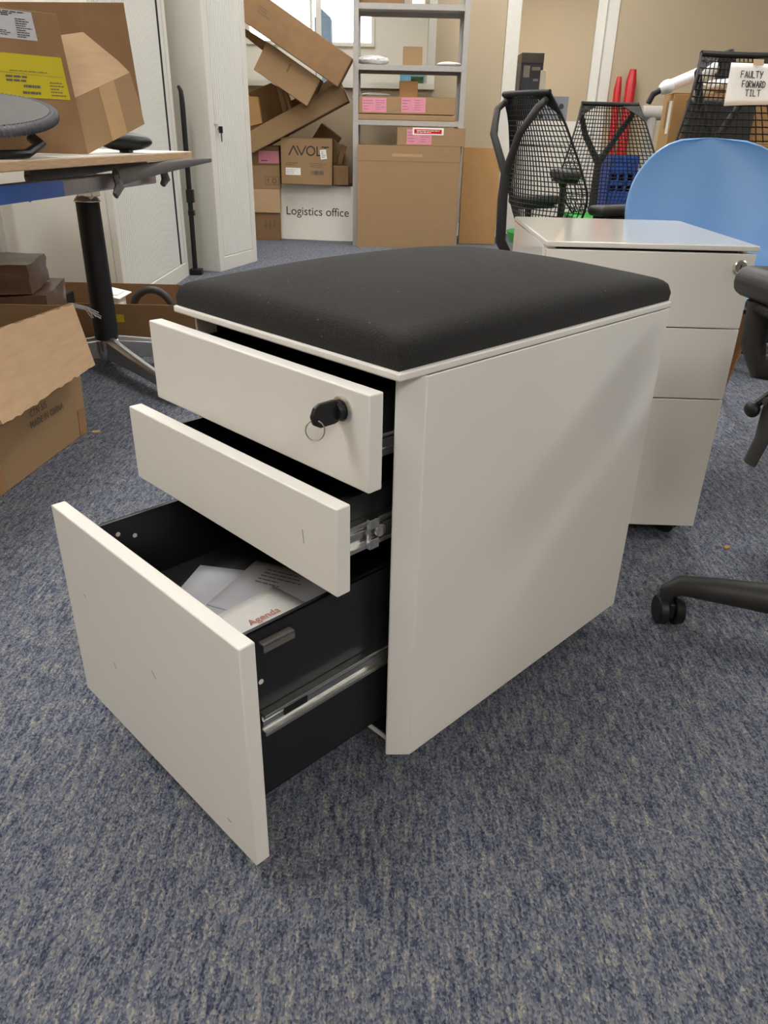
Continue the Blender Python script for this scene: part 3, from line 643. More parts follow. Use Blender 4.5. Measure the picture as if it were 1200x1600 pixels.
# local axes: y runs along the long edge, +x towards the aisle edge
ex = .25
bm = B(); bx(bm, -.55, ex, -2.4, .34, .682, .7035); o = obj('desk_top', bm, PLY, desk, bevel=.002)
bm = B(); bx(bm, -.55, ex - .002, -2.4, .338, .7036, .7052); obj('laminate', bm, TOPW, o)
def column(x, y):
    bm = B(); cyl(bm, (x, y, .085), (x, y, .555), .041, .038, 28); obj('column', bm, BLACKP, desk)
    bm = B(); lathe(bm, [(.036, .02), (.044, .06), (.043, .10)], (x, y, 0), 28); obj('column_collar', bm, CHROME, desk, bevel=.003)
    bm = B(); lathe(bm, [(.032, .55), (.045, .556), (.03, .575), (.026, .62)], (x, y, 0), 24)
    bx(bm, x - .07, x + .07, y - .012, y + .012, .61, .64); bx(bm, x - .015, x + .035, y - .03, y + .03, .57, .625); obj('top_bracket', bm, CHROME, desk, bevel=.003)
    for a, l in ((R(-42), .56), (R(22), .60), (R(122), .60), (R(205), .56)):
        bm = B(); d = Vector((math.cos(a), math.sin(a), 0)); n = Vector((-d.y, d.x, 0))
        sec = []
        for f, wz, wn in ((.03, .040, .022), (.35, .028, .018), (1.0, .011, .014)):
            c = Vector((x, y, 0)) + d * (l * f); zc = .072 - f * .036
            sec.append([c + n * wn - Vector((0, 0, wz)) + Vector((0, 0, zc)), c + n * wn + Vector((0, 0, wz * .7 + zc)), c + n * wn * .4 + Vector((0, 0, wz + zc)), c - n * wn * .4 + Vector((0, 0, wz + zc)), c - n * wn + Vector((0, 0, wz * .7 + zc)), c - n * wn - Vector((0, 0, wz)) + Vector((0, 0, zc))])
        vv = [[bm.verts.new(p) for p in s] for s in sec]
        for A, D in zip(vv, vv[1:]):
            for k in range(6): bm.faces.new((A[k], A[(k + 1) % 6], D[(k + 1) % 6], D[k]))
        bm.faces.new(vv[0][::-1]); bm.faces.new(vv[-1])
        fo = obj('foot', bm, ALU, desk, bevel=.003)
        e = Vector((x, y, 0)) + d * (l - .015); bm = B(); lathe(bm, [(.018, 0), (.022, .006), (.01, .016), (.008, .028)], e, 18); obj('glide', bm, BLACKP, fo)
column(0, 0); column(0, -2.15)
def wing(y0, y1, x0, x1, z0, z1):
    bm = B(); tube(bm, [(x0, y0, z0 - .01), (x0 + (x1 - x0) * .3, y0 + (y1 - y0) * .3, z0 + .005), (x0 + (x1 - x0) * .75, y0 + (y1 - y0) * .75, z1 - .004), (x1, y1, z1)], [.026, .022, .014, .007], 10, flat=(.5, 1)); o = obj('folding_arm', bm, FRAMEG, desk)
    bm = B(); tube(bm, [(x0, y0, z0), (x0 + .004, y0 + .01, z0 - .035), (x0 + .0, y0 - .02, z0 - .06)], [.016, .02, .012], 8, flat=(.6, 1)); obj('hook', bm, FRAMEG, o)
wing(-.43, .21, .06, .13, .655, .672); wing(-.19, .41, .20, .295, .652, .676)
bm = B(); tube(bm, [(.215, .14, .655), (.215, .16, .62), (.21, .14, .605)], [.012, .016, .01], 8); obj('hook', bm, FRAMEG, desk)
bm = B(); bx(bm, .155, .178, -1.5, .17, .606, .650); be = obj('beam', bm, ALU, desk, bevel=.006, seg=3)
bm = B(); bx(bm, .179, .1805, -1.48, -.47, .607, .648); fb = obj('reflection_strip', bm, BLUE_REFL, be, smooth=False); fb['label'] = 'painted blue reflection'  # thin strip standing in for a blue reflection on the beam
# things on the desk: tilted open carton
dk = thing('open_cardboard_box', 'open crushed brown box with yellow label on the desk', 'box', (-.9, 2.4, .705))
mo = Vector((-.9, 2.4, .705))
def dpanel(name, pts, m, t=.004):
    bm = B(); panel(bm, [Vector(p) - mo for p in pts], t); return obj(name, bm, m, dk, bevel=.001)
P0, P1, T0, T1 = (-.865, 2.35, .7065), (-.753, 2.55, .787), (-.887, 2.35, .843), (-.763, 2.55, .913)
L0, LT0 = (-1.117, 2.15, .712), (-.897, 2.35, 1.04)
LTL = tuple(Vector(L0) + Vector(LT0) - Vector(P0)); T1 = tuple(Vector(T0) + Vector(P1) - Vector(P0))
dpanel('label_panel', [L0, P0, LT0, LTL], CARDD)
dpanel('end_panel', [P0, P1, T1, T0], CARD)
dpanel('end_flap', [T0, T1, (-.878, 2.48, 1.014), (-.945, 2.345, .985)], CARDL)  # paler card: light on the up-facing flap put into its colour
dpanel('back_panel', [(-1.10, 2.36, .80), (-.758, 2.555, .787), (-.778, 2.555, 1.094), (-1.12, 2.36, 1.064)][::-1], CARDD)
dpanel('bottom_panel', [(-1.11, 2.155, .716), (-.868, 2.352, .711), (-.757, 2.55, .79), (-1.0, 2.36, .795)], CARD)
# crease, tape and labels follow their panels
def on(p, q, r, u, v): return Vector(p) + (Vector(q) - Vector(p)) * u + (Vector(r) - Vector(p)) * v - mo
def onpanel(name, a, b, d, c, u0, u1, v0, v1, m, parent, off=.0008):
    # bilinear patch on the quad a (origin), b (u), c (uv), d (v)
    f = lambda u, v: (Vector(a) * (1 - u) * (1 - v) + Vector(b) * u * (1 - v) + Vector(c) * u * v + Vector(d) * (1 - u) * v) - mo
    n = (Vector(b) - Vector(a)).cross(Vector(d) - Vector(a)).normalized()
    q = [f(u0, v0), f(u1, v0), f(u1, v1), f(u0, v1)]
    bm = B(); panel(bm, [p + n * off for p in q], off * .9); return obj(name, bm, m, parent, smooth=False), q, n
LP = (L0, P0, LTL, LT0)
yl, q, n_ = onpanel('shipping_label', *LP, .2, .955, .40, .70, YELLOW, dk); yl['label'] = 'yellow printed label'
MQ = frame(q[0] + n_ * .001, q[1] - q[0], q[3] - q[0])
wd, hh = (q[1] - q[0]).length, (q[3] - q[0]).length
bm = B(); print_lines(bm, MQ, wd * .35, hh * .34, wd * .72, hh * .52, 2, h=.55, seed=21); print_lines(bm, MQ, wd * .52, hh * .2, wd * .7, hh * .33, 1, h=.5, seed=22)
print_lines(bm, MQ, wd * .80, hh * .05, wd * .97, hh * .42, 5, h=.3, seed=23); print_lines(bm, MQ, wd * .5, hh * .06, wd * .72, hh * .17, 1, h=.55, seed=24)
stroke(bm, [(wd * .3, hh * .56), (wd * .95, hh * .52)], .0008, MQ); print_lines(bm, MQ, wd * .4, hh * .56, wd * .8, hh * .66, 1, h=.15, seed=2)
obj('lettering', bm, INKG, yl, smooth=False)
wl, q, n_ = onpanel('address_label', *LP, .42, .80, .80, .99, PAPER_DIM, dk); wl['label'] = 'white address label'
MQ = frame(q[0] + n_ * .001, q[1] - q[0], q[3] - q[0]); wd, hh = (q[1] - q[0]).length, (q[3] - q[0]).length
bm = B(); print_lines(bm, MQ, wd * .1, hh * .78, wd * .92, hh * .97, 3, h=.6, seed=31); print_lines(bm, MQ, wd * .6, hh * .05, wd * .95, hh * .75, 9, h=.4, seed=32); print_lines(bm, MQ, wd * .1, hh * .1, wd * .5, hh * .3, 3, h=.4, seed=33); obj('lettering', bm, INK, wl, smooth=False)
onpanel('tape', P0, P1, T0, T1, .42, .68, 0, 1, CTAPE, dk)
# black arm pad under the raised end of that box
bm = B(); sphere(bm, (-.835, 2.60, .737), (.085, .05, .026), 24, 12, Matrix.Rotation(R(35), 4, 'Z')); bx(bm, -.85, -.82, 2.58, 2.62, .706, .73); tag(obj('chair_arm_pad', bm, BLACKP), 'black plastic arm pad propping up the open box on desk', 'arm pad')
# grey upholstered pad on its black bracket
sp = thing('seat_cushion', 'dark grey round pad with ribbed rim and black bracket on desk', 'seat pad', (-1.0, 2.0, .705))
TLT = Matrix.Translation((-.005, -.02, .098)) @ Matrix.Rotation(R(11), 4, 'X') @ Matrix.Rotation(R(5), 4, 'Y')
bm = B(); lathe(bm, [(.001, .016), (.08, .0155), (.15, .013), (.185, .008), (.19, -.008), (.17, -.02), (.001, -.022)], (0, 0, 0), 56, TLT); obj('cushion_top', bm, GREYF, sp)
bm = B(); n = 210; pts = []
for k in range(n):
    a = 2 * PI * k / n
    for rr in (0,): pts.append(TLT @ Vector((.193 * math.cos(a), .193 * math.sin(a), -.004)))
tube(bm, pts, [.0135 if k % 2 else .0098 for k in range(n)], 10, True); obj('ribbed_rim', bm, RIBG, sp)
bm = B(); tube(bm, [(.03, -.16, .012), (.10, -.15, .010), (.155, -.09, .012), (.16, -.02, .03), (.12, .03, .045)], [.012, .012, .012, .011, .01], 10, flat=(1.3, .8)); tube(bm, [(-.12, -.15, .012), (.03, -.16, .012)], .012, 10); tube(bm, [(.03, -.155, .012), (.04, -.13, .035), (.03, -.08, .055)], .010, 8); tube(bm, [(-.12, -.15, .012), (-.1, -.05, .04), (.0, .0, .05)], .014, 8)
obj('bracket', bm, BLACKP, sp)

# ---------------------------------------------------------------- boxes on the floor at left
lbx = thing('open_cardboard_box', 'open brown floor box printed MADE IN CHINA with flap hanging out', 'box', (-1.06, 1.75, 0))
def lpanel(name, pts, m, t=.005):
    bm = B(); panel(bm, [Vector(p) - Vector((-1.06, 1.75, 0)) for p in pts], t); return obj(name, bm, m, lbx, bevel=.001)
lpanel('side_panel', [(-.897, 1.545, .002), (-.849, 1.997, .002), (-.836, 1.997, .36), (-.884, 1.545, .372)], CARD)
lpanel('end_panel', [(-.853, 1.998, .002), (-1.24, 2.04, .002), (-1.24, 2.04, .345), (-.84, 1.998, .355)], CARD)
lpanel('end_panel', [(-1.28, 1.585, .002), (-.899, 1.546, .002), (-.886, 1.546, .36), (-1.28, 1.585, .36)], CARD)
lpanel('side_panel', [(-1.24, 2.04, .002), (-1.285, 1.585, .002), (-1.285, 1.585, .34), (-1.24, 2.04, .34)], CARDD)
lpanel('bottom_panel', [(-.9, 1.55, .006), (-.855, 1.99, .006), (-1.235, 2.03, .006), (-1.28, 1.59, .006)][::-1], CARDD)
# the hanging flap with a ragged edge
bm = B()
hL, hR, fL, fR = Vector((-.8815, 1.50, .376)), Vector((-.8315, 1.999, .358)), Vector((-.80, 1.47, .215)), Vector((-.785, 1.965, .206))
n = 26; a_ = []; b_ = []
for k in range(n + 1):
    f = k / n; a_.append(hL.lerp(hR, f) + Vector((0, 0, random.uniform(-.002, .003)))); b_.append(fL.lerp(fR, f) + Vector((random.uniform(-.001, .001), 0, random.uniform(-.004, .003))))
o3 = Vector((-1.06, 1.75, 0)); nv = (hR - hL).cross(fL - hL).normalized() * .005
va = [bm.verts.new(p - o3) for p in a_]; vb = [bm.verts.new(p - o3) for p in b_]; vc = [bm.verts.new(p + nv - o3) for p in a_]; vd = [bm.verts.new(p + nv - o3) for p in b_]
for k in range(n):
    for X, Y in ((va, vb), (vb, vd), (vd, vc), (vc, va)): bm.faces.new((X[k], X[k + 1], Y[k + 1], Y[k]))
bm.faces.new((va[0], vb[0], vd[0], vc[0])); bm.faces.new((va[n], vc[n], vd[n], vb[n]))
obj('flap', bm, CARDL, lbx)
Mx = frame(Vector((-.8705 + .0012, 1.72, .112)) - o3, (.048, .452, 0), (.013, 0, .36))
for k, (s, dy, dx) in enumerate((('QTY:   PCS', .056, .0), ('CTN 5/5', .028, .005), ('MADE IN CHINA', 0, 0))):
    l = text('lettering', s, .025, INKG, lbx, Mx @ Matrix.Translation((dx, dy, .0005)) @ Matrix.Diagonal((.78, 1, 1, 1)), spacing=1.12)
for y in (1.552, 1.955):
    Mt = frame(Vector((-.897 + .106 * (y - 1.545) + .001, y, .003)) - o3, (.048, .452, 0), (.013, 0, .36)); patch('tape', Mt, 0, 0, .038, .075, TAPE, lbx)
bm = B()
for k in range(9):
    f = random.uniform(.6, 1.0)
    a = Vector((-.832, 2.0, .357)) + Vector((random.uniform(-.01, 0), .0, random.uniform(-.006, .004))); tube(bm, [a - o3, a + Vector((.03, .02, -.012)) - o3, a + Vector((.055 + random.uniform(-.015, .015), .02, -.03 + random.uniform(-.012, .01))) - o3], .0009, 5)
obj('torn_fibres', bm, PAPER_DIM, lbx)
# wrapped parcels behind it
def parcel(label, x0, x1, y0, y1, z0, z1, rz):
    t = thing('wrapped_parcel', label, 'parcel', ((x0 + x1) / 2, (y0 + y1) / 2, z0), rz, 'brown parcels in plastic wrap'); hx, hy = (x1 - x0) / 2, (y1 - y0) / 2
    bm = B(); bx(bm, -hx, hx, -hy, hy, 0, z1 - z0); bmesh.ops.subdivide_edges(bm, edges=bm.edges, cuts=5, use_grid_fill=True)
    for v in bm.verts:
        v.co += Vector((random.uniform(-.003, .003), random.uniform(-.003, .003), random.uniform(-.003, .003) if v.co.z > .01 else 0))
    obj('wrapping', bm, WRAPB, t)
parcel('lower shiny brown wrapped parcel behind the open floor box', -1.36, -1.035, 2.2, 2.5, 0, .33, R(12))
parcel('upper shiny brown wrapped parcel stacked at the left edge', -1.40, -1.07, 2.2, 2.46, .334, .415, R(12))
# long low tray box under the desk
tb = thing('cardboard_tray', 'long low open cardboard tray on floor below the desk', 'box', (-1.12, 3.2, 0))
bm = B(); bx(bm, -.42, .42, -.21, -.205, .002, .155); obj('side_panel', bm, CARDD, tb)
bm = B(); bx(bm, -.42, .42, .205, .21, .002, .16); obj('side_panel', bm, CARDD, tb)
bm = B(); bx(bm, -.42, -.415, -.205, .205, .002, .15); obj('end_panel', bm, CARDD, tb)
bm = B(); bx(bm, .415, .42, -.205, .205, .002, .15); obj('end_panel', bm, CARDD, tb)
bm = B(); bx(bm, -.415, .415, -.205, .205, .002, .006); obj('bottom_panel', bm, CARDD, tb)
o = patch('warning_sticker', FRONT(.03, -.2104, .085), 0, 0, .04, .03, YELLOW, tb, label='yellow sticker')
bm = B(); tube(bm, [(-1.02 + .09 * math.cos(a), 3.28, .055 + .105 * math.sin(a)) for a in [PI * k / 16 for k in range(17)]], .016, 10); tag(obj('chair_part', bm, GREYP), 'curved dark chair part lying in the cardboard tray', 'chair part')
bm = B(); box(bm, (-1.18, 3.25, .15), (.12, .16, .004), Matrix.Rotation(R(12), 4, 'Y')); bx(bm, -1.2, -1.14, 3.2, 3.3, .0065, .15); tag(obj('foam_sheet', bm, PAPER), 'white foam sheet lying in the cardboard tray by the desk column', 'foam sheet')
bm = B(); bx(bm, -1.50, -1.34, 3.1, 3.25, .0065, .158); tag(obj('black_component', bm, BLACKP, bevel=.006), 'black boxy component at left end of the cardboard tray', 'component')
# small bottle
bt = thing('glue_bottle', 'small white bottle with yellow label lying before the tray', 'bottle', (-.945, 2.86, .021), 0)
QX = Matrix.Rotation(PI / 2, 4, 'Y')
bm = B(); lathe(bm, [(.006, -.04), (.010, -.04), (.010, -.022), (.019, -.014), (.02, .05), (.017, .054)], (0, 0, 0), 24, QX); obj('bottle_body', bm, WHITE, bt)
bm = B(); lathe(bm, [(.0202, -.008), (.0206, -.007), (.0206, .044), (.0202, .045)], (0, 0, 0), 24, QX); o = obj('label', bm, YELLOW, bt); o['label'] = 'yellow label'
def scrap(label, x, y, sx, sy, rz, m):
    bm = B(); prism(bm, [(-sx, -sy * .5), (-sx * .2, -sy), (sx, -sy * .3), (sx * .7, sy), (-sx * .6, sy * .6)], 0, .004); o = obj('cardboard_scrap', bm, m); o.location = (x, y, .0005); o.rotation_euler = (0, 0, rz); tag(o, label, 'scrap')
scrap('small torn card scrap on carpet beside the open floor box', -.824, 1.994, .013, .009, .2, CARDL)
scrap('tiny brown card scrap on carpet near the glossy pedestal', .733, 1.4, .009, .006, .5, CARDO)

# ---------------------------------------------------------------- mesh-back office chairs (front looks to local -y)
def mesh_chair(label, loc, rz, sit=.46, arm=.64, tower=True, group='black mesh-back office chairs', star=0, cell=1.0, back=1.0, reach=.255, pad=(-.015, .25), cast=None, post_y=-.014, pad_dx=0, seat_mat=None):
    t = thing('office_chair', label, 'chair', loc, rz, group)
    # base
    bm = B(); lathe(bm, [(.035, .07), (.05, .085), (.045, .11), (.03, .125)], (0, 0, 0), 24); obj('base_hub', bm, GREYP, t)
    for k in range(5):
        a = star + 2 * PI * k / 5; d = Vector((math.cos(a), math.sin(a), 0)); L = .335
        bm = B(); tube(bm, [d * .02 + Vector((0, 0, .088)), d * .14 + Vector((0, 0, .086)), d * .27 + Vector((0, 0, .083)), d * (L - .01) + Vector((0, 0, .080)), d * (L + .008) + Vector((0, 0, .064)), d * (L + .009) + Vector((0, 0, .044))], [.042, .036, .027, .0225, .019, .014], 14, flat=(.8, .8)); lg = obj('base_leg', bm, GREYP, t)
        q = Matrix.Rotation(a + .5 if cast is None else cast, 4, 'Z'); c = d * L
        bm = B()
        for s in (-1, 1):
            p = c + (q @ Vector((0, s * .006, 0))); p2_ = c + (q @ Vector((0, s * .023, 0)))
            cyl(bm, (p.x, p.y, .0275), (p2_.x, p2_.y, .0275), .0275, .0255, 24)
        box(bm, (c.x, c.y, .033), (.034, .012, .03), q); obj('caster', bm, BLACKP, lg, bevel=.003)
    bm = B(); cyl(bm, (0, 0, .11), (0, 0, sit - .11), .022); cyl(bm, (0, 0, .11), (0, 0, .22), .028); obj('gas_column', bm, BLACKP, t)
    bm = B(); bx(bm, -.07, .07, -.10, .17, sit - .115, sit - .055); bx(bm, -.12, .12, -.06, .08, sit - .075, sit - .05); obj('mechanism', bm, BLACKP, t, bevel=.012)
    bm = B(); bx(bm, -.155, -.05, -.01, .012, sit - .1, sit - .08); tube(bm, [(-.155, 0, sit - .09), (-.19, -.01, sit - .1), (-.2, -.012, sit - .13)], [.012, .014, .016], 10); obj('tilt_lever', bm, BLACKP, t)
    bm = B(); bmesh.ops.create_grid(bm, x_segments=22, y_segments=22, size=1)
    sw, sd = .235, .235
    top_ = []
    for v in bm.verts:
        u, vv = v.co.x, v.co.y; k = (abs(u) ** 3.2 + abs(vv) ** 3.2) ** (1 / 3.2); m_ = max(abs(u), abs(vv)); f = m_ / k if k else 1
        v.co = Vector((u * f * sw, vv * f * sd - .02, sit - .012 * max(0, -vv) ** 3 * 2 - .004 * (1 - u * u)))
    r = bmesh.ops.extrude_face_region(bm, geom=bm.faces[:])
    for g in r['geom']:
        if isinstance(g, bmesh.types.BMVert): g.co.z -= .045; g.co.x *= .93; g.co.y = (g.co.y + .02) * .93 - .02
    st = obj('seat', bm, seat_mat or GREEN, t, bevel=0)
    if not seat_mat: st['label'] = 'green seat'
    # back: a net hung from the top bar
    nu, nv = int(24 * cell), int(30 * cell); H = .56 * back
    def P(u, v):
        hw = .15 + .11 * math.sin(min(v / .38, 1) * PI / 2) if v < .38 else .26 - .115 * ((v - .38) / .62) ** .95
        y = .19 - .05 * math.sin(v * PI * .9) * (1 - .55 * v) + .11 * v ** 1.3 - .075 * u * u * (1 - .55 * v) * (1 if v < .85 else (1 - (v - .85) / .15 * .5))
        return Vector((hw * u, y, sit - .03 + H * v))
    bm = B(); g = [[bm.verts.new(P(-1 + 2 * i / nu, j / nv)) for i in range(nu + 1)] for j in range(nv + 1)]
    for j in range(nv):
        for i in range(nu): bm.faces.new((g[j][i], g[j][i + 1], g[j + 1][i + 1], g[j + 1][i]))
    o = obj('back_mesh', bm, BLACKP, t, smooth=False); wf = o.modifiers.new('Net', 'WIREFRAME'); wf.thickness = .0066; wf.use_even_offset = False; wf.use_boundary = True
    bm = B()
    for s in (-1, 1): tube(bm, [P(s, j / 16) for j in range(17)], .0048, 8)
    tube(bm, [P(-1, 0), P(-.5, 0), P(0, 0), P(.5, 0), P(1, 0)], .006, 8); obj('back_edge', bm, BLACKP, t)
    bm = B(); tube(bm, [P(-1 + k / 5, 1) for k in range(11)], .011, 10)
    for s in (-1, 1): panel(bm, [P(s, 1) + Vector((0, -.002, 0)), P(s, .86), P(s * .75, .93), P(s * .4, .99)], .004)
    obj('top_bar', bm, BLACKP, t)
    # Y shaped tower behind the net
    bm = B(); topz = sit - .03 + H * .965; yb = .345
    joint = Vector((0, yb, sit - .03 + H * .48))
    for s in (-1, 1):
        tube(bm, [Vector((s * .125, P(1, .97).y + .018, topz - .01)), Vector((s * .128, P(1, .97).y + .05, topz - .035)), Vector((s * .085, yb + .012, sit - .03 + H * .74)), joint, joint - Vector((0, 0, .04))], [.012, .014, .015, .017, .017], 12)
        sphere(bm, (s * .125, P(1, .97).y + .012, topz - .008), (.016, .014, .016), 14, 10)
    tube(bm, [joint, joint + Vector((0, .002, -.10)), Vector((0, yb - .005, sit - .02)), Vector((0, yb - .06, sit - .095)), Vector((0, .16, sit - .10))], [.019, .021, .022, .022, .02], 12)
    obj('back_tower', bm, GREYP, t)
    for s in (-1, 1):
        xa = s * (reach + .015)
        bm = B(); tube(bm, [(s * .10, -.01, sit - .075), (s * .2, -.01, sit - .078), (xa - s * .01, post_y * .8, sit - .064), (xa, post_y, sit - .035), (xa + s * .004, post_y, arm - .04)], [.018, .018, .018, .017, .016], 12, flat=(.85, 1.0)); obj('arm_post', bm, GREYP, t)
        xa -= s * pad_dx
        bm = B(); bx(bm, xa - .035, xa + .037, pad[0] - .1, pad[0] + .1, arm - .056, arm - .039); ap = obj('arm_bracket', bm, BLACKP, t, bevel=.006)
        bm = B(); bmesh.ops.create_cube(bm, size=1, matrix=Matrix.Translation((xa, pad[0], arm - .02)) @ Matrix.Diagonal((.095, pad[1], .040, 1)))
        o = obj('arm_pad', bm, GREYP, t, bevel=.0175, seg=4)
    return t
mesh_chair('mesh office chair seen from behind at left, next to the orange-brown carton', (.765, 3.53, 0), R(119), sit=.40, arm=.535, star=.3, pad=(-.04, .25))
mesh_chair('mesh office chair facing camera before the white door, with green seat', (1.10, 3.98, 0), R(4), sit=.44, arm=.64, star=.9, back=.93)
ch3 = mesh_chair('mesh office chair with the handwritten paper sign taped on', (1.28, 2.93, 0), R(4), sit=.53, arm=.70, star=.2, cell=.8, reach=.305)
ch4 = mesh_chair('office chair at right edge showing armrest and one base leg', (.831, 1.018, 0), R(186), sit=.565, arm=.627, star=R(162 - 186), reach=.314, pad=(.04, .26), cast=R(90 - 186), post_y=-.04, pad_dx=.021, seat_mat=GREYF)
bm = B(); tube(bm, [(.275, -.03, .49), (.281, -.03, .43), (.287, -.03, .39), (.296, -.03, .355)], [.017, .018, .012, .011], 12, flat=(.6, 1.2)); lathe(bm, [(.006, 0), (.006, .004)], (.293, -.03, .45), 14, Matrix.Rotation(PI / 2, 4, 'Y')); obj('adjustment_lever', bm, GREYP, ch4)
bm = B(); sphere(bm, (.30, -.05, .432), (.010, .014, .012), 14, 10); tube(bm, [(.30, -.05, .435), (.27, -.04, .47)], .006, 8); obj('adjustment_knob', bm, BLACKP, ch4)
# handwritten note on the third chair
nt_ = thing('paper_note', 'white paper note handwritten FAULTY FORWARD TILT taped on mesh chair', 'note', (1.225, 2.93, .885), 0, rot=(R(-15), 0, R(2)))
bm = B(); vs = []
for j in range(9):
    row = []
    for i in range(9):
        u, v = i / 8, j / 8; x = -.095 + .185 * u + (.012 * v); z = .135 * v + .012 * u * (1 - v) - .004 * u; y = -.004 * math.sin(u * 3) - (.02 * max(0, u + v - 1.7) * 3)
        row.append(bm.verts.new((x, y, z)))
    vs.append(row)
for j in range(8):
    for i in range(8): bm.faces.new((vs[j][i], vs[j][i + 1], vs[j + 1][i + 1], vs[j + 1][i]))
o = obj('sheet', bm, PAPER, nt_); o.modifiers.new('Solid', 'SOLIDIFY').thickness = .0006
bm = B(); Mx = FRONT(-.045, -.0062, 0); hh = .02
written(bm, 'FAULTY', -.003, .088, hh, .0026, Mx, gap=.16, wide=.85); written(bm, 'FORWARD', .004, .058, hh, .0026, Mx, gap=.14, wide=.78); written(bm, 'TILT', .018, .031, hh * .95, .0026, Mx, gap=.28, wide=.9)
obj('handwriting', bm, INK, nt_, smooth=False)
bm = B(); bx(bm, -.01, .025, -.008, -.0068, .127, .145); obj('tape', bm, CTAPE, nt_, smooth=False)

# ---------------------------------------------------------------- blue shell chair
bc = thing('shell_chair', 'light blue plastic shell chair with wooden legs behind the pedestal', 'chair', (.872, 2.03, 0), R(3))
def shell(u, v):
    prof = [(-.24, .425), (-.20, .452), (-.08, .447), (.05, .436), (.12, .452), (.165, .51), (.195, .60), (.225, .70), (.245, .785)]
    hw = [.185, .205, .212, .216, .212, .214, .244, .205, .04]
    f = v * (len(prof) - 1); k = min(int(f), len(prof) - 2); s = f - k
    def cr(a):
        p0, p1, p2, p3 = a[max(k - 1, 0)], a[k], a[k + 1], a[min(k + 2, len(a) - 1)]
        return .5 * (2 * p1 + (p2 - p0) * s + (2 * p0 - 5 * p1 + 4 * p2 - p3) * s * s + (3 * p1 - p0 - 3 * p2 + p3) * s ** 3)
    y = cr([p[0] for p in prof]); z = cr([p[1] for p in prof])
    W = cr(hw)
    if v > .75: W = .244 * math.sqrt(max(0, 1 - ((v - .75) / .25) ** 2.0))
    back_ = max(0, min(1, (v - .45) / .25)); seat_ = 1 - back_
    y -= .075 * u * u * back_ * (W / .244); z += .035 * abs(u) ** 2.6 * seat_
    return Vector((W * u, y, z))
bm = B(); nu, nv = 28, 56
g = [[bm.verts.new(shell(-1 + 2 * i / nu, j / nv)) for i in range(nu + 1)] for j in range(nv)]
tip = bm.verts.new(shell(0, 1))
for j in range(nv - 1):
    for i in range(nu): bm.faces.new((g[j][i], g[j][i + 1], g[j + 1][i + 1], g[j + 1][i]))
for i in range(nu): bm.faces.new((g[nv - 1][i], g[nv - 1][i + 1], tip))
o = obj('seat_shell', bm, BLUE, bc); sd_ = o.modifiers.new('Solid', 'SOLIDIFY'); sd_.thickness = .007; sd_.offset = 0; 
b_ = o.modifiers.new('Bevel', 'BEVEL'); b_.width = .002; b_.segments = 2; b_.limit_method = 'ANGLE'
bm = B(); box(bm, (0, -.02, .415), (.30, .04, .03)); box(bm, (0, -.02, .415), (.04, .30, .03)); obj('under_frame', bm, BLACKP, bc, bevel=.004)
for sx, sy in ((-1, -1), (1, -1), (-1, 1), (1, 1)):
    bm = B(); tube(bm, [(sx * .16, -.02 + sy * .15, .425), (sx * .22, .06 + sy * .20, .21), (sx * .283, .16 + sy * .266, .006), (sx * .285, .16 + sy * .268, 0)], [.016, .0155, .0125, .009], 14); obj('leg', bm, OAK, bc)

# ---------------------------------------------------------------- stuff stacked behind the chairs on the right
tc_ = carton('tall orange-brown carton with white packing on top, right of chairs', 1.14, 1.62, 3.43, 3.63, 0, .948, CARDO, tape=False, rz=R(-7))
bm = B(); box(bm, (-.2405, 0, .87), (.0015, .03, .10)); obj('hand_hole', bm, CARDD, tc_, smooth=False)
patch('label', frame((-.2408, -.06, .80), (0, -1, 0), (0, 0, 1)), -.02, 0, .03, .12, PAPER, tc_, label='white label')
tbx = thing('packing_tube', 'white wrapped tube lying across the tall carton', 'tube', (1.17, 3.5, .995), rot=(0, R(-22), R(6)))
bm = B(); cyl(bm, (-.06, 0, .0), (.145, 0, .0), .022, .024, 18); sphere(bm, (-.07, 0, .0), (.035, .028, .027), 16, 10); obj('tube_body', bm, BAG, tbx)
bm = B(); tube(bm, [(-.09, 0, 0), (-.13, 0, -.005), (-.155, 0, -.03)], [.012, .012, .011], 10); obj('hook_end', bm, BLACKP, tbx)
bm = B(); bx(bm, .135, .205, -.03, .03, -.06, .04); obj('end_cap', bm, BLACKP, tbx, bevel=.01)
bm = B(); sphere(bm, (1.40, 3.53, .978), (.13, .085, .03), 24, 12)
for v in bm.verts: v.co += Vector((random.uniform(-.006, .006), random.uniform(-.006, .006), random.uniform(-.004, .008) if v.co.z > .955 else 0))
tag(obj('plastic_bag', bm, BAG), 'crumpled clear plastic bag on top of tall carton', 'bag')
bm = B(); bx(bm, 1.165, 1.44, 3.385, 3.41, 0.0, .925); tag(obj('grey_panel', bm, GREYP, bevel=.01, seg=3), 'dark grey upright panel standing before the tall carton', 'panel')
carton('broad orange-brown carton on the seat of the chair bearing the paper note', 1.04, 1.52, 2.73, 3.0, .532, .775, CARDO, tape=False)
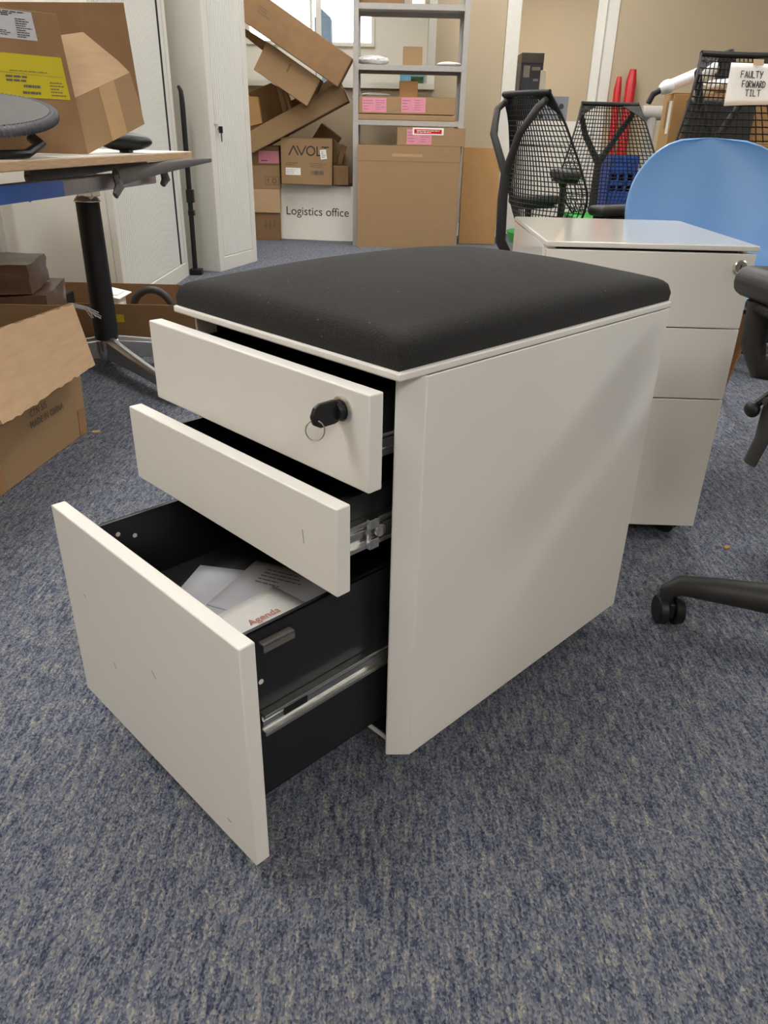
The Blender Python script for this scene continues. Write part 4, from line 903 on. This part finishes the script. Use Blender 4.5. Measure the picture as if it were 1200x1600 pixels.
# blue crate behind the second chair
cr_ = thing('plastic_crate', 'blue plastic crate behind the second mesh chair', 'crate', (1.47, 5.0, 0), R(3))
bm = B(); bx(bm, -.2, .2, -.15, .15, 0, .012); bx(bm, -.2, -.19, -.15, .15, 0, .68); bx(bm, .19, .2, -.15, .15, 0, .68)
for s in (-1, 1):
    y = s * .145
    for z0, z1 in (((0, .5), (.535, .56), (.60, .68)) if s < 0 else ((0, .68),)): bx(bm, -.2, .2, y - .005, y + .005, z0, z1)
    for k in range(9): bx(bm, -.2 + k * .048, -.2 + k * .048 + .016, y - .005, y + .005, .5, .61)
obj('crate_body', bm, BLUEC, cr_, smooth=False); bm = B(); bx(bm, -.206, .206, -.156, .156, .676, .69); bx(bm, -.206, .206, -.156, .156, .66, .676); obj('rim', bm, BLUEC, cr_, smooth=False)
def redroll(label, x, y, r, h, lean):
    t = thing('wrapped_roll', label, 'roll', (x, y, 0), rot=(R(-3), R(lean), 0), group='red plastic-wrapped rolls')
    bm = B(); tube(bm, [(0, 0, 0.01), (0, 0, h * .5), (0, 0, h * .93), (.004, 0, h)], [r, r * .95, r, r * .6], 12, flat=(1, .7)); obj('roll_body', bm, RED, t)
redroll('taller red wrapped roll leaning on the wall behind chairs', 1.865, 6.76, .042, 1.27, .3); redroll('shorter red wrapped roll standing beside the white door frame', 1.785, 6.72, .03, 1.215, -1.2)
bm = B(); cyl(bm, (1.385, 4.55, 0), (1.385, 4.55, .90), .028, .028, 20); cyl(bm, (1.33, 4.55, .905), (1.45, 4.55, .905), .034, .034, 20); tag(obj('film_roll', bm, SHELFG, bevel=.004), 'grey plastic-wrapped roll standing between second chair and tall carton', 'roll')
bm = B(); bx(bm, 1.62, 2.3, 3.62, 3.66, 0, .12); bx(bm, 1.62, 2.3, 3.66, 4.0, 0, .5); tag(obj('white_cabinet', bm, WHITE, bevel=.004), 'low white cabinet behind the right-edge chair arm', 'cabinet')

# ---------------------------------------------------------------- next room, seen through the glass
pr = thing('appliance', 'dark blue machine with grey top seen through the door glass', 'machine', (1.345, 8.5, 0))
bm = B(); bx(bm, -.11, .11, 0, .3, .0, 1.42); obj('machine_body', bm, DARKB, pr, bevel=.006); bm = B(); bx(bm, -.11, .11, -.005, .3, 1.42, 1.51); obj('top_panel', bm, FRAMEG, pr, bevel=.006)
bm = B(); bx(bm, -.08, -.02, -.006, 0, 1.30, 1.40); bx(bm, .0, .08, -.006, 0, 1.36, 1.39); bx(bm, .02, .07, -.006, 0, 1.27, 1.29); obj('control_panel', bm, SHELFG, pr, smooth=False)
sb = thing('socket_board', 'grey board with four holes behind the door glass', 'board', (1.44, 7.7, 0))
bm = B(); bx(bm, -.135, .135, 0, .02, 0.0, 1.11); obj('board', bm, BOARD, sb, bevel=.003)
for x in (-.10, .075):
    for z in (.95, 1.03): bm = B(); lathe(bm, [(.022, 0), (.022, .001)], (x, -.0012, z), 18, Matrix.Rotation(PI / 2, 4, 'X')); obj('hole', bm, DARKB, sb)
bm = B(); bx(bm, 1.355, 1.40, 8.0, 8.04, 0, 1.33); tag(obj('white_post', bm, WHITE, bevel=.003), 'white upright post in front of the dark machine', 'post')
bx_ = thing('water_bottle_rack', 'pale blue container on far sill seen through window glass', 'container', (-.645, 8.0, 1.0))
bm = B(); bx(bm, -.075, .07, -.1, .1, 0, .69); prism(bm, [(-.06, .69), (.07, .69), (-.02, .76)], -.1, .1, 'y'); obj('container_body', bm, SKYB, bx_, bevel=.006)
bm = B(); bx(bm, -1.7, .75, 7.85, 8.5, .96, 1.0); bx(bm, -1.7, -1.66, 7.85, 8.5, 0, .96); bx(bm, .71, .75, 7.85, 8.5, 0, .96); tag(obj('counter', bm, WHITE, bevel=.003), 'white counter in the room beyond the window', 'counter')
pc = thing('picture', 'small blue and green picture beyond the window glass', 'picture', (.2, 10.38, 1.2))
bm = B(); bx(bm, -.13, .16, -.01, .01, 0, .22); obj('print', bm, POSTB, pc, smooth=False); bm = B(); bx(bm, -.0, .15, -.012, -.009, 0.02, .2); obj('plant_image', bm, POSTG, pc, smooth=False)
bpy.context.view_layer.update()
